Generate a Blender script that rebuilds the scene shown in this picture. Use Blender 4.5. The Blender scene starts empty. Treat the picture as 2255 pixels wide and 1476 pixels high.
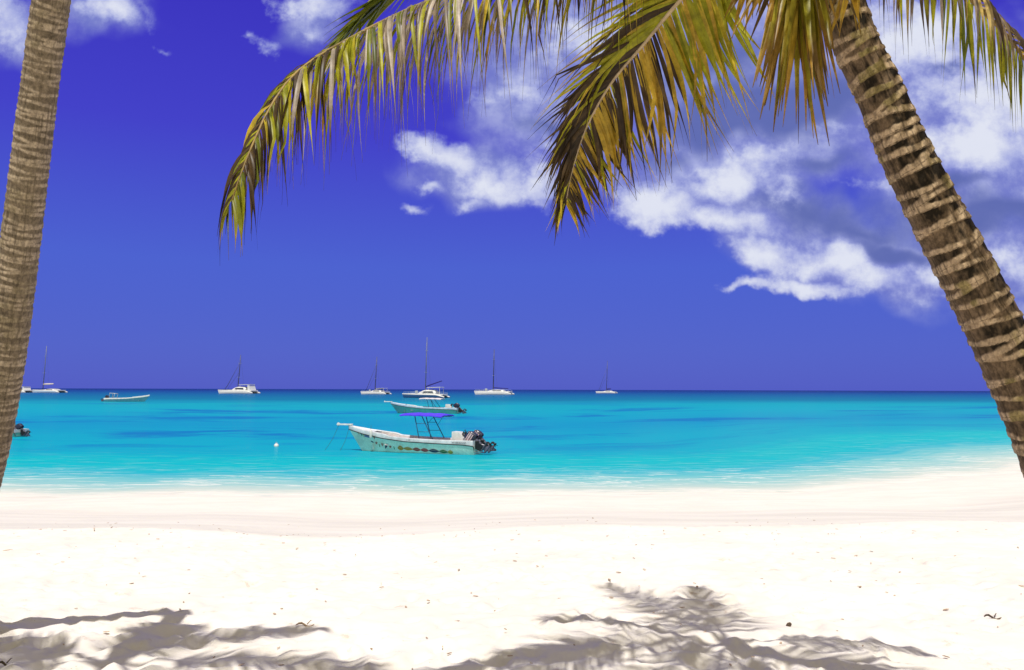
import bpy, math, random
import numpy as np
from mathutils import Vector, Matrix, Euler

R = math.radians
scn = bpy.context.scene
col = scn.collection
random.seed(7)

# ------------------------------------------------------------------ camera
CAM_H = 3.3                      # eye above the sea; the sand here is 1.65 m above the sea
FPX = 1754.0                     # focal length in photograph pixels (2255 wide)
PITCH, ROLL = R(3.917), R(0.16)
CAM_ROT = Matrix.Rotation(R(90) + PITCH, 3, 'X') @ Matrix.Rotation(ROLL, 3, 'Z')
cam_d = bpy.data.cameras.new('camera'); cam = bpy.data.objects.new('camera', cam_d); col.objects.link(cam)
cam.location = (0, 0, CAM_H); cam.rotation_euler = CAM_ROT.to_euler()
cam_d.sensor_width = 36; cam_d.lens = 36 * FPX / 2255
cam_d.clip_start = 0.05; cam_d.clip_end = 60000
scn.camera = cam

def ray(px, py):
    return CAM_ROT @ Vector(((px - 1127.5) / FPX, -(py - 738) / FPX, -1))
def P(px, py, depth):            # point seen at (px,py) of the photo, `depth` metres out to sea from the eye
    d = ray(px, py); d = d * (depth / d.y)
    return Vector((d.x, d.y, CAM_H + d.z))
def G(px, py, z=0.0):            # point of the plane z seen at (px,py)
    d = ray(px, py); d = d * ((z - CAM_H) / d.z)
    return Vector((d.x, d.y, z))

# ------------------------------------------------------------------ numpy noise
def _h(ix, iy, iz, seed):
    n = (ix * 374761393 + iy * 668265263 + iz * 2147483647 + seed * 1274126177) & 0xFFFFFFFF
    n = ((n ^ (n >> 13)) * 1274126177) & 0xFFFFFFFF
    n = ((n ^ (n >> 16)) * 2246822519) & 0xFFFFFFFF
    return ((n ^ (n >> 15)) & 0xFFFFFF) / float(0xFFFFFF)
def vnoise(x, y, z=0.0, seed=0):
    x, y, z = np.broadcast_arrays(np.asarray(x, float), np.asarray(y, float), np.asarray(z, float))
    fx, fy, fz = np.floor(x), np.floor(y), np.floor(z)
    ix, iy, iz = fx.astype(np.int64), fy.astype(np.int64), fz.astype(np.int64)
    def s(t): return t * t * t * (t * (t * 6 - 15) + 10)
    u, v, w = s(x - fx), s(y - fy), s(z - fz)
    def L(a, b, t): return a + (b - a) * t
    c = [[[_h(ix + i, iy + j, iz + k, seed) for k in (0, 1)] for j in (0, 1)] for i in (0, 1)]
    return L(L(L(c[0][0][0], c[1][0][0], u), L(c[0][1][0], c[1][1][0], u), v),
             L(L(c[0][0][1], c[1][0][1], u), L(c[0][1][1], c[1][1][1], u), v), w)
def fbm(x, y, z=0.0, seed=0, octv=4, gain=0.5):
    a, f, tot, out = 1.0, 1.0, 0.0, 0.0
    for o in range(octv):
        out = out + a * (vnoise(np.asarray(x) * f, np.asarray(y) * f, np.asarray(z) * f, seed + o * 17) - 0.5)
        tot += a; a *= gain; f *= 2.03
    return out / tot * 2          # about -1..1
def sstep(a, b, x):
    t = np.clip((x - a) / (b - a), 0, 1); return t * t * (3 - 2 * t)

# ------------------------------------------------------------------ node helpers
class NT:
    def __init__(self, tree): self.t = tree; tree.nodes.clear()
    def n(self, typ, ins=None, **kw):
        nd = self.t.nodes.new(typ)
        for k, v in kw.items(): setattr(nd, k, v)
        for k, v in (ins or {}).items():
            if isinstance(v, bpy.types.NodeSocket): self.t.links.new(v, nd.inputs[k])
            else: nd.inputs[k].default_value = v
        return nd
    def m(self, op, a, b=0.0, c=0.0, clamp=False):
        return self.n('ShaderNodeMath', {0: a, 1: b, 2: c}, operation=op, use_clamp=clamp).outputs[0]
    def vm(self, op, a, b=(0, 0, 0), s=None):
        ins = {0: a, 1: b}
        if s is not None: ins = {0: a, 'Scale': s}
        nd = self.n('ShaderNodeVectorMath', ins, operation=op)
        return nd.outputs['Value'] if op in ('LENGTH', 'DOT_PRODUCT') else nd.outputs['Vector']
    def noise(self, vec, scale, detail=4, rough=0.55, dist=0.0, out='Fac'):
        return self.n('ShaderNodeTexNoise', {'Vector': vec, 'Scale': scale, 'Detail': detail, 'Roughness': rough, 'Distortion': dist}).outputs[out]
    def ss(self, v, a, b, lo=0.0, hi=1.0):
        return self.n('ShaderNodeMapRange', {'Value': v, 'From Min': a, 'From Max': b, 'To Min': lo, 'To Max': hi}, interpolation_type='SMOOTHSTEP').outputs[0]
    def mix(self, f, a, b, blend='MIX'):
        nd = self.n('ShaderNodeMix', None, data_type='RGBA', blend_type=blend)
        for s, v in ((nd.inputs[0], f), (nd.inputs[6], a), (nd.inputs[7], b)):
            if isinstance(v, bpy.types.NodeSocket): self.t.links.new(v, s)
            else: s.default_value = v if not isinstance(v, tuple) or len(v) == 4 else (*v, 1)
        return nd.outputs[2]
    def ramp(self, f, stops, interp='LINEAR'):
        nd = self.n('ShaderNodeValToRGB', {'Fac': f}); cr = nd.color_ramp; cr.interpolation = interp
        while len(cr.elements) < len(stops): cr.elements.new(0.5)
        for e, (p, c) in zip(cr.elements, stops): e.position = p; e.color = (*c, 1)
        return nd.outputs['Color']
def new_mat(name):
    m = bpy.data.materials.new(name); m.use_nodes = True
    return m, NT(m.node_tree)
def paint(name, c, rough=0.45, spec=0.4, metal=0.0, var=0.18, scale=3.0, bump=0.0):
    """weathered paint / plastic: base colour broken up by two scales of noise"""
    m, t = new_mat(name)
    tc = t.n('ShaderNodeTexCoord').outputs['Object']
    n1 = t.noise(tc, scale, 6, 0.65); n2 = t.noise(tc, scale * 9, 3)
    f = t.m('ADD', t.m('MULTIPLY', n1, 0.7), t.m('MULTIPLY', n2, 0.3))
    dark = tuple(x * (1 - var * 1.6) for x in c); lite = tuple(min(1, x * (1 + var * 0.5)) for x in c)
    cc = t.mix(t.ss(f, 0.35, 0.65), dark, lite)
    ins = {'Base Color': cc, 'Roughness': t.ss(n1, 0.3, 0.7, rough - 0.08, rough + 0.12), 'Metallic': metal, 'Specular IOR Level': spec}
    if bump: ins['Normal'] = t.n('ShaderNodeBump', {'Height': n2, 'Strength': bump, 'Distance': 0.02}).outputs[0]
    b = t.n('ShaderNodeBsdfPrincipled', ins)
    t.n('ShaderNodeOutputMaterial', {0: b.outputs[0]})
    return m
def col_mat(name, rough=0.6, spec=0.3, fine=None, trans=0.0, bump=0.0, fstr=0.35):
    """colour comes from the mesh's own painted attribute 'Col', broken up by a fine grain"""
    m, t = new_mat(name)
    a = t.n('ShaderNodeAttribute', None, attribute_name='Col').outputs['Color']
    tc = t.n('ShaderNodeTexCoord').outputs['Object']
    ins = {'Roughness': rough, 'Specular IOR Level': spec}
    if fine:
        n = t.noise(t.vm('MULTIPLY', tc, fine), 1.0, 5, 0.7)
        a = t.mix(1.0, a, t.mix(t.ss(n, 0.3, 0.7), (1 - fstr,) * 3, (1 + fstr * 0.6,) * 3), 'MULTIPLY')
        if bump: ins['Normal'] = t.n('ShaderNodeBump', {'Height': n, 'Strength': bump, 'Distance': 0.01}).outputs[0]
    ins['Base Color'] = a
    b = t.n('ShaderNodeBsdfPrincipled', ins).outputs[0]
    if trans:
        tr = t.n('ShaderNodeBsdfTranslucent', {'Color': a}).outputs[0]
        b = t.n('ShaderNodeMixShader', {0: trans, 1: b, 2: tr}).outputs[0]
    t.n('ShaderNodeOutputMaterial', {0: b})
    return m

# ------------------------------------------------------------------ mesh helpers
def tag(o, label=None, cat=None, group=None, kind=None):
    if label: o['label'] = label
    if cat: o['category'] = cat
    if group: o['group'] = group
    if kind: o['kind'] = kind
    return o
def empty(name, loc, rz=0.0, scale=1.0):
    o = bpy.data.objects.new(name, None); col.objects.link(o)
    o.location = loc; o.rotation_euler = (0, 0, rz); o.scale = (scale,) * 3
    o.empty_display_size = 0.1
    return o
def add_col(me, arr):
    ca = me.color_attributes.new('Col', 'FLOAT_COLOR', 'POINT')
    a = np.ones((len(arr), 4), np.float32); a[:, :3] = arr
    ca.data.foreach_set('color', a.ravel())
def mesh_obj(name, V, F, mat, parent=None, smooth=True, colr=None):
    me = bpy.data.meshes.new(name); me.from_pydata([tuple(v) for v in V], [], F); me.update()
    if smooth: me.polygons.foreach_set('use_smooth', [True] * len(me.polygons))
    if colr is not None: add_col(me, colr)
    me.materials.append(mat)
    o = bpy.data.objects.new(name, me); col.objects.link(o)
    if parent: o.parent = parent
    return o
def grid_obj(name, X, Y, Z, mat, parent=None, colr=None, attrs=None):
    """a sheet of len0 x len1 points"""
    a, b = X.shape
    V = np.stack([X, Y, Z], -1).reshape(-1, 3)
    i = np.arange(a * b).reshape(a, b)
    F = np.stack([i[:-1, :-1], i[:-1, 1:], i[1:, 1:], i[1:, :-1]], -1).reshape(-1, 4)
    me = bpy.data.meshes.new(name)
    me.vertices.add(len(V)); me.vertices.foreach_set('co', V.astype(np.float32).ravel())
    me.loops.add(F.size); me.loops.foreach_set('vertex_index', F.astype(np.int32).ravel())
    me.polygons.add(len(F)); me.polygons.foreach_set('loop_start', np.arange(0, F.size, 4, dtype=np.int32))
    me.polygons.foreach_set('use_smooth', np.ones(len(F), bool))
    me.update(calc_edges=True)
    if colr is not None: add_col(me, colr.reshape(-1, 3))
    for nm, arr in (attrs or {}).items():
        if arr.ndim == 3:
            at = me.attributes.new(nm, 'FLOAT_VECTOR', 'POINT'); at.data.foreach_set('vector', arr.astype(np.float32).ravel())
        else:
            at = me.attributes.new(nm, 'FLOAT', 'POINT'); at.data.foreach_set('value', arr.astype(np.float32).ravel())
    me.materials.append(mat)
    o = bpy.data.objects.new(name, me); col.objects.link(o)
    if parent: o.parent = parent
    return o
class MB:
    def __init__(self): self.V = []; self.F = []; self.C = []; self.c = (1, 1, 1)
    def add(self, V, F):
        k = len(self.V); self.V += [tuple(v) for v in V]; self.F += [tuple(i + k for i in f) for f in F]
        self.C += [self.c] * len(V); return self
    def box(self, c, s, rot=None, taper=1.0, bev=0.0):
        """box with cut corners (a small chamfer on the vertical edges and the top)"""
        x, y, z = s[0] / 2, s[1] / 2, s[2] / 2
        b = bev or min(x, y, z) * 0.22
        pr = [(-x + b, -y), (x - b, -y), (x, -y + b), (x, y - b), (x - b, y), (-x + b, y), (-x, y - b), (-x, -y + b)]
        V = []
        for zz, k in ((-z, 1.0), (z - b, taper), (z, taper * (1 - b / max(x, y)))):
            V += [(p[0] * k, p[1] * k, zz) for p in pr]
        F = [tuple(range(7, -1, -1)), tuple(range(16, 24))]
        for r in (0, 8): F += [(r + i, r + (i + 1) % 8, r + 8 + (i + 1) % 8, r + 8 + i) for i in range(8)]
        M = rot.to_matrix() if rot else Matrix.Identity(3)
        return self.add([M @ Vector(v) + Vector(c) for v in V], F)
    def tube(self, pts, r, n=8, cap=True):
        pts = [Vector(p) for p in pts]; m = len(pts)
        rs = r if isinstance(r, (list, tuple)) else [r] * m
        V = []; F = []; prev = None
        for i, p in enumerate(pts):
            t = (pts[min(i + 1, m - 1)] - pts[max(i - 1, 0)]).normalized()
            if prev is None:
                a = t.orthogonal().normalized()
            else:
                a = (prev - t * prev.dot(t)).normalized()
            prev = a; b = t.cross(a)
            for k in range(n):
                an = 2 * math.pi * k / n
                V.append(p + (a * math.cos(an) + b * math.sin(an)) * rs[i])
        for i in range(m - 1):
            F += [(i * n + k, i * n + (k + 1) % n, (i + 1) * n + (k + 1) % n, (i + 1) * n + k) for k in range(n)]
        if cap: F += [tuple(range(n - 1, -1, -1)), tuple(range((m - 1) * n, m * n))]
        return self.add(V, F)
    def prism(self, poly, y0, y1, M=None):
        """poly: list of (x,z); extruded along y"""
        n = len(poly)
        V = [Vector((p[0], y0, p[1])) for p in poly] + [Vector((p[0], y1, p[1])) for p in poly]
        if M: V = [M @ v for v in V]
        F = [tuple(range(n)), tuple(range(2 * n - 1, n - 1, -1))] + [(i, i + n, (i + 1) % n + n, (i + 1) % n) for i in range(n)]
        return self.add(V, F)
    def lathe(self, prof, c=(0, 0, 0), n=16, M=None):
        """prof: (r, z) pairs turned about z"""
        V = []; F = []
        for (r, z) in prof:
            for k in range(n):
                an = 2 * math.pi * k / n; v = Vector((r * math.cos(an), r * math.sin(an), z))
                V.append((M @ v if M else v) + Vector(c))
        for i in range(len(prof) - 1):
            F += [(i * n + k, i * n + (k + 1) % n, (i + 1) * n + (k + 1) % n, (i + 1) * n + k) for k in range(n)]
        return self.add(V, F)
    def sheet(self, rows, close=False):
        n = len(rows[0]); V = [p for r in rows for p in r]; F = []
        for i in range(len(rows) - 1):
            F += [(i * n + k, i * n + k + 1, (i + 1) * n + k + 1, (i + 1) * n + k) for k in range(n - 1)]
        return self.add(V, F)
    def build(self, name, mat, parent=None, smooth=False, colr=False):
        return mesh_obj(name, self.V, self.F, mat, parent, smooth, np.array(self.C) if colr else None)

# ------------------------------------------------------------------ sky and sun
SUN_EL = R(66)
sun_d = bpy.data.lights.new('sun', 'SUN'); sun = bpy.data.objects.new('sun', sun_d); col.objects.link(sun)
sun_d.energy = 4.5; sun_d.angle = R(0.55); sun_d.color = (1.0, 0.965, 0.91)
sun.rotation_euler = (R(90) - SUN_EL, 0, 0)       # from behind the camera: shadows fall towards the sea
sun.location = (0, -20, 40)

w = bpy.data.worlds.new('World'); scn.world = w; w.use_nodes = True
t = NT(w.node_tree)
D = t.n('ShaderNodeTexCoord').outputs['Generated']
sep = t.n('ShaderNodeSeparateXYZ', {0: D})
dx, dy, dz = sep.outputs
sky = t.n('ShaderNodeTexSky', None, sky_type='NISHITA', sun_disc=False, sun_elevation=SUN_EL, sun_rotation=R(180),
          altitude=0.0, air_density=1.0, dust_density=0.4, ozone_density=3.0).outputs[0]
# deep violet blue of the clear part (the values are radiance; the Background multiplies by 0.1)
grad = t.ramp(dz, [(0.0, (.068, .096, .58)), (.05, (.070, .108, .61)), (.15, (.066, .112, .655)),
                   (.30, (.054, .046, .61)), (.45, (.042, .027, .54)), (.8, (.03, .02, .42))])
clear = t.vm('ADD', t.vm('SCALE', grad, s=9.2), t.vm('MULTIPLY', sky, (.05, .05, .05)))
yy = t.m('MAXIMUM', dy, 0.05)
U = t.m('MULTIPLY', t.m('DIVIDE', dx, yy), FPX); W = t.m('MULTIPLY', t.m('DIVIDE', dz, yy), FPX)
Q = t.n('ShaderNodeCombineXYZ', {0: U, 1: W}).outputs[0]
def uw(px, py):
    d = ray(px, py); return d.x / d.y * FPX, d.z / d.y * FPX
n_a = t.noise(t.vm('SCALE', Q, s=1 / 150.0), 1.0, 2, 0.5, out='Color')
n_b = t.noise(t.vm('SCALE', Q, s=1 / 45.0), 1.0, 3, 0.5, out='Color')
warp = t.vm('ADD', t.vm('SCALE', t.vm('SUBTRACT', n_a, (.5, .5, .5)), s=100.0), t.vm('SCALE', t.vm('SUBTRACT', n_b, (.5, .5, .5)), s=46.0))
QW = t.vm('ADD', Q, warp)
QS = t.vm('ADD', Q, t.vm('SCALE', t.vm('SUBTRACT', n_a, (.5, .5, .5)), s=160.0))
def field(vec, blobs):
    out = None
    for (px, py, a, b, *r) in blobs:
        rot = r[0] if r else 0.0; st = r[1] if len(r) > 1 else 1.0
        c = uw(px, py)
        p = t.vm('SUBTRACT', vec, (c[0], c[1], 0)); ca, sa = math.cos(R(rot)), math.sin(R(rot))
        e1 = t.vm('DOT_PRODUCT', p, (ca / a, sa / a, 0)); e2 = t.vm('DOT_PRODUCT', p, (-sa / b, ca / b, 0))
        v = t.m('MULTIPLY', t.m('SUBTRACT', 1.0, t.m('SQRT', t.m('ADD', t.m('MULTIPLY', e1, e1), t.m('MULTIPLY', e2, e2)))), st)
        out = v if out is None else t.m('SMOOTH_MAX', out, v, 0.12)
    return out
veil_blobs = [(1420, 90, 520, 210, 0, 1.0), (1750, 190, 520, 260, 0, 1.1), (2150, 300, 330, 300, 0, 1.2), (1620, 440, 330, 120, -16, 1.0),
              (1850, 560, 330, 110, -10, 1.0), (2200, 560, 200, 110, 0, .9), (1230, 240, 260, 170, 0, .9), (1060, 380, 170, 90, -10, .8),
              (2230, 660, 90, 40, 0, .6), (1130, 120, 200, 150, 0, .5), (680, 60, 90, 110, -50, .55), (200, 30, 170, 70, 0, .5), (20, 70, 100, 90, 0, .6)]
bright_blobs = [(975, 335, 115, 52, -20, .95), (1085, 395, 125, 75, 0, 1.0), (950, 412, 46, 22, 0, .75), (920, 458, 52, 20, 0, .6), (1040, 445, 52, 36, 0, .8),
                (1180, 410, 80, 60, 0, .8), (1150, 215, 130, 48, 5, .55), (1040, 215, 60, 40, 0, .4),
                (1455, 455, 130, 66, 0, 1.1), (1590, 400, 170, 66, 10, 1.0), (1690, 355, 120, 50, 10, .85), (1590, 490, 170, 50, -12, .95),
                (1680, 560, 120, 60, -10, 1.05), (1810, 560, 160, 60, 0, 1.1), (1925, 605, 170, 56, -6, .9), (1790, 632, 190, 30, -4, .9), (1650, 634, 90, 20, 6, .8),
                (2060, 600, 150, 58, 4, .8), (2235, 580, 90, 50, 0, .75), (2080, 650, 120, 24, 0, .45), (1730, 430, 130, 70, 0, .6),
                (2150, 335, 200, 90, 6, 1.25), (2200, 200, 210, 160, 0, 1.15), (1850, 285, 110, 44, 0, .55), (2060, 200, 140, 90, 0, .6), (2020, 70, 200, 120, 0, 1.1), (1900, 420, 130, 36, -6, .45),
                (1300, 80, 190, 80, 0, .65), (1240, 320, 110, 60, 0, .5), (1420, 220, 120, 40, 0, .4),
                (5, 45, 90, 95, 0, .95), (235, 18, 115, 60, -8, .95), (330, 25, 40, 60, 0, .4), (600, 115, 70, 30, -30, .5), (350, 118, 32, 15, 0, .35), (540, 82, 26, 14, 0, .3),
                (700, 15, 130, 50, 0, .8), (690, 85, 55, 40, 0, .5), (205, 165, 24, 14, 0, .2)]
dark_blobs = [(1680, 235, 330, 110, 6, 1.3), (1870, 470, 280, 66, -8, 1.2), (1560, 130, 220, 90, 0, .8), (2100, 140, 120, 40, 0, .5), (2200, 470, 170, 66, 6, 1.1), (1420, 340, 110, 60, 0, .7), (1960, 540, 140, 40, -16, .9),
              (2080, 420, 140, 30, 10, .8), (1200, 300, 130, 40, 0, .6), (1500, 180, 200, 60, 0, .5), (1830, 370, 160, 40, -5, .7), (2240, 625, 60, 30, 0, .6)]
fA = t.noise(t.vm('SCALE', Q, s=1 / 90.0), 1.0, 9, 0.63)
fB = t.noise(t.vm('ADD', t.vm('SCALE', Q, s=1 / 210.0), (7, 3, 0)), 1.0, 5, 0.5)
vF = field(QS, veil_blobs); bF = field(QW, bright_blobs); kF = field(QS, dark_blobs)
veil = t.ss(t.m('ADD', vF, t.m('MULTIPLY', t.m('SUBTRACT', fB, 0.5), 0.8)), -0.10, 0.45)
bF = t.m('SUBTRACT', bF, t.m('MULTIPLY', t.m('MAXIMUM', kF, 0.0), .60))
brt = t.ss(t.m('ADD', bF, t.m('MULTIPLY', t.m('SUBTRACT', fA, 0.5), 1.35)), 0.06, 0.52)
drk = t.ss(t.m('ADD', kF, t.m('MULTIPLY', t.m('SUBTRACT', fB, 0.5), 0.7)), 0.05, 0.7)
veil_c = t.mix(t.ss(fA, .35, .7), (.19, .22, .60), (.42, .46, .76))
c1 = t.mix(t.m('MULTIPLY', veil, 0.93), clear, t.vm('SCALE', veil_c, s=10.0))
c2 = t.mix(t.m('MULTIPLY', drk, t.m('MULTIPLY', veil, .96)), c1, (1.15, 1.5, 4.4, 1))
br_c = t.mix(t.ss(t.m('ADD', bF, t.m('MULTIPLY', t.m('SUBTRACT', fA, 0.5), 2.4)), .12, 1.05), (.36, .40, .75), (.76, .79, .90))
c3 = t.mix(t.m('MULTIPLY', brt, .96), c2, t.vm('SCALE', br_c, s=10.0))
# added broken cloud, unseen overhead and behind, tinted warm to fill the shade
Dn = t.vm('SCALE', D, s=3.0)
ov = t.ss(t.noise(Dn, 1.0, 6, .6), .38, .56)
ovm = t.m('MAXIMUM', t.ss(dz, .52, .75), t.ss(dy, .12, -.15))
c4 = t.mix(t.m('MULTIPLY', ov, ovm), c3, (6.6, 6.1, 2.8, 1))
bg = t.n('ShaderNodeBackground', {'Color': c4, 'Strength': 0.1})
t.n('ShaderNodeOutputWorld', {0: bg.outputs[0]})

# ------------------------------------------------------------------ the beach
SH_X = [-400, -60, -40, -16, 0, 5, 11.6, 16, 25, 35, 60, 400]
SH_Y = [40, 29, 26.0, 24.6, 24.8, 25.2, 27.1, 29.8, 36.4, 42, 48, 60]
def shoreY(X): return np.interp(X, SH_X, SH_Y) + 0.35 * np.sin(X * .55) + 0.25 * np.sin(X * 1.13 + 1)
PR_S = [-80, -15, -5, 0, 4.4, 10.6, 12.9, 13.8, 16.6, 19.6, 24.6, 60, 140]
PR_Z = [-4.5, -1.1, -.38, 0, .40, 1.02, 1.24, 1.36, 1.52, 1.64, 1.66, 1.8, 3.0]
def cells(lo, hi, step, grow, lo2, hi2):
    a = list(np.arange(lo, hi, step)); s = step
    while a[-1] < hi2: s *= grow; a.append(a[-1] + s)
    s = step; b = []
    x = lo
    while x > lo2: s *= grow; x -= s; b.append(x)
    return np.array(b[::-1] + a)
gx = cells(-7.5, 7.8, 0.035, 1.09, -250, 250)
gy = cells(4.2, 9.0, 0.030, 1.022, -60, 70)
X, Y = np.meshgrid(gx, gy, indexing='ij')
S = shoreY(X) - Y
Z = np.interp(S, PR_S, PR_Z)
dry = sstep(11.1, 14.6, S + 0.7 * fbm(X * .3, Y * .3, seed=3))
Z = Z + dry * (0.040 * fbm(X * .55, Y * .55, seed=5, octv=4) + 0.016 * fbm(X * 3.2, Y * 3.2, seed=9, octv=3))
Z = Z + (1 - dry) * 0.012 * fbm(X * .5, Y * .8, seed=11, octv=3) * sstep(-2, 2, S)
rng = np.random.default_rng(4)
def dent(x, y, rx, ry, dep, ang):
    m = 2.6 * max(rx, ry)
    i0, i1 = np.searchsorted(gx, [x - m, x + m]); j0, j1 = np.searchsorted(gy, [y - m, y + m])
    if i1 - i0 < 2 or j1 - j0 < 2: return
    xx, yy_ = X[i0:i1, j0:j1] - x, Y[i0:i1, j0:j1] - y
    ca, sa = math.cos(ang), math.sin(ang)
    q = ((xx * ca + yy_ * sa) / rx) ** 2 + ((-xx * sa + yy_ * ca) / ry) ** 2
    Z[i0:i1, j0:j1] += (-dep * np.exp(-q) + dep * .5 * np.exp(-(np.sqrt(q) - 1.55) ** 2 * 4)) * dry[i0:i1, j0:j1]
for k in range(2600):
    dy_ = 4.2 + 8.8 * rng.random() ** 1.2
    dent(rng.uniform(-.75, .75) * (dy_ + 1), dy_, rng.uniform(.03, .10), rng.uniform(.05, .16), rng.uniform(.006, .030), rng.uniform(0, 3.1))
m_sand, t = new_mat('coral sand')
tc = t.n('ShaderNodeTexCoord').outputs['Object']
damp = t.n('ShaderNodeAttribute', None, attribute_name='damp').outputs['Fac']
n1 = t.noise(tc, 0.9, 6, .6); n2 = t.noise(tc, 55.0, 5, .7); n3 = t.noise(tc, 6.0, 5, .65)
dryc = t.mix(t.ss(n1, .3, .7), (.71, .655, .585), (.79, .735, .665))
dryc = t.mix(t.ss(n3, .62, .72, 0, .50), dryc, (.52, .37, .27))
wetc = t.mix(t.ss(t.noise(t.vm('MULTIPLY', tc, (.25, 1.6, 1)), 1.0, 5, .6), .3, .7), (.63, .59, .52), (.73, .685, .61))
cc = t.mix(damp, dryc, wetc)
vor = t.n('ShaderNodeTexVoronoi', {'Vector': tc, 'Scale': 26.0}).outputs['Distance']
cc = t.mix(t.m('MULTIPLY', t.ss(vor, .09, .05), t.ss(n3, .5, .62)), cc, (.33, .24, .16))
h = t.m('ADD', t.m('MULTIPLY', n2, .35), t.m('MULTIPLY', n3, 1.0))
bp = t.n('ShaderNodeBump', {'Height': h, 'Strength': .35, 'Distance': .03}).outputs[0]
b = t.n('ShaderNodeBsdfPrincipled', {'Base Color': cc, 'Roughness': t.m('SUBTRACT', .95, t.m('MULTIPLY', damp, .35)), 'Specular IOR Level': .25, 'Normal': bp})
t.n('ShaderNodeOutputMaterial', {0: b.outputs[0]})
wv = S + 0.5 * fbm(X * .35, Y * .6, seed=21)
dampA = sstep(13.5, 12.9, wv) * (0.30 + 0.70 * sstep(7.2, 10.4, wv) + .6 * sstep(2.5, -1, wv))
grid_obj('beach', X, Y, Z, m_sand, attrs={'damp': np.clip(dampA, 0, 1)})
tag(bpy.data.objects['beach'], 'bright white coral sand beach with dents and palm shadows', None, None, 'structure')
def sand_z(x, y):
    i = min(max(np.searchsorted(gx, x), 1), len(gx) - 1); j = min(max(np.searchsorted(gy, y), 1), len(gy) - 1)
    return float(Z[i, j])

# ------------------------------------------------------------------ the sea
S0 = 3.0; SMAX = 30000.0
def tlog(s): return np.log1p(np.maximum(s, 0) / S0) / np.log1p(SMAX / S0)
wy = [18.0]
while wy[-1] < 40: wy.append(wy[-1] + .16)
while wy[-1] < 32000: wy.append(wy[-1] * 1.022)
wy = np.array(wy); cx = np.linspace(-1.15, 1.15, 260)
C2, WY = np.meshgrid(cx, wy, indexing='ij')
WX = C2 * (WY + 12)
WS = WY - shoreY(WX)
WE = WS * (1 - .42 * sstep(6, 24, WX) * sstep(60, 15, WS)); WT = tlog(WE)
near = sstep(1.0, 6.0, WS) * sstep(140, 60, WY)
WZ = near * 0.025 * fbm(WX * .35, WY * 1.1, seed=31, octv=3)
LG = np.stack([C2 * 10, WT * 24, np.zeros_like(WT)], -1)
m_sea, t = new_mat('tropical sea water')
at = t.n('ShaderNodeAttribute', None, attribute_name='t').outputs['Fac']
lg = t.n('ShaderNodeAttribute', None, attribute_name='lg').outputs['Vector']
sm = t.n('ShaderNodeAttribute', None, attribute_name='s').outputs['Fac']
tc = t.n('ShaderNodeTexCoord').outputs['Object']
pn = t.noise(t.vm('MULTIPLY', lg, (.42, 1.5, 1)), 1.0, 6, .62, .4)           # sea-grass and sand patches on the bottom
pn2 = t.noise(t.vm('MULTIPLY', lg, (.9, 7.0, 1)), 1.0, 6, .62, .4)
ripw = t.noise(t.vm('MULTIPLY', tc, (.45, 2.0, 1)), 1.0, 5, .65, .3)
tt = t.m('ADD', at, t.m('MULTIPLY', t.m('SUBTRACT', pn2, .5), t.ss(at, .0, .3, .050, .050)))
def T(d): return float(tlog(np.array(d - 26.2)))
sea = t.ramp(tt, [(0.0, (.70, .63, .54)), (T(26.7), (.64, .62, .53)), (T(27.8), (.48, .57, .50)), (T(29.5), (.27, .50, .48)), (T(31.4), (.12, .44, .46)), (T(33.2), (.025, .38, .45)), (T(35), (.002, .39, .43)), (T(39), (.001, .385, .42)), (T(43), (.001, .315, .415)),
                  (T(56), (.001, .295, .41)), (T(75), (.001, .235, .405)), (T(92), (.001, .265, .405)), (T(120), (.001, .30, .40)), (T(175), (.001, .29, .37)), (T(205), (.001, .21, .33)),
                  (T(250), (.001, .14, .26)), (T(450), (.001, .085, .24)), (T(850), (.001, .04, .21)), (T(1800), (.001, .010, .15)), (1.0, (.002, .006, .14))])
grass_ = t.m('MULTIPLY', t.ss(pn, .50, .66), t.m('MULTIPLY', t.ss(at, T(38), T(60)), t.ss(at, T(260), T(120))))
sea = t.mix(t.m('MULTIPLY', grass_, .75), sea, (.001, .10, .37))
pale = t.m('MULTIPLY', t.ss(ripw, .50, .70), t.ss(at, T(50), T(30)))
sea = t.mix(t.m('MULTIPLY', pale, .55), sea, (.34, .54, .48))
rip2 = t.noise(t.vm('MULTIPLY', tc, (.22, .8, 1)), 1.0, 5, .65, .3)
sea = t.mix(t.m('MULTIPLY', t.ss(rip2, .45, .7), t.ss(at, T(30), T(45), 0, .30)), sea, (.002, .26, .40))
# foam where the swash runs up the sand
fo = t.noise(t.vm('MULTIPLY', tc, (.5, 2.4, 1)), 1.0, 6, .7, .6)
foam = t.m('MULTIPLY', t.ss(t.m('ADD', sm, t.m('MULTIPLY', t.m('SUBTRACT', fo, .5), 5.0)), 2.0, .2), t.ss(fo, .34, .55))
sea = t.mix(t.m('MULTIPLY', foam, .85), sea, (.80, .77, .66))
fl_n = t.noise(t.vm('MULTIPLY', tc, (.16, 1.0, 1)), 1.0, 5, .6, .8)
fline = t.m('MULTIPLY', t.ss(t.m('ABSOLUTE', t.m('SUBTRACT', fl_n, .5)), .030, .006), t.m('MULTIPLY', t.ss(sm, 11.0, 2.0), t.ss(fo, .30, .55)))
sea = t.mix(t.m('MULTIPLY', fline, .75), sea, (.78, .76, .68))
bs = t.ss(at, T(34), T(500), .55, .03)
nb = t.noise(t.vm('MULTIPLY', tc, (.9, 2.6, 1)), 1.0, 6, .62, .2)
bp = t.n('ShaderNodeBump', {'Height': nb, 'Strength': bs, 'Distance': .12}).outputs[0]
df = t.n('ShaderNodeBsdfDiffuse', {'Color': sea, 'Normal': bp})
gl = t.n('ShaderNodeBsdfGlossy', {'Color': (1, 1, 1, 1), 'Roughness': .12, 'Normal': bp})
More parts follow.
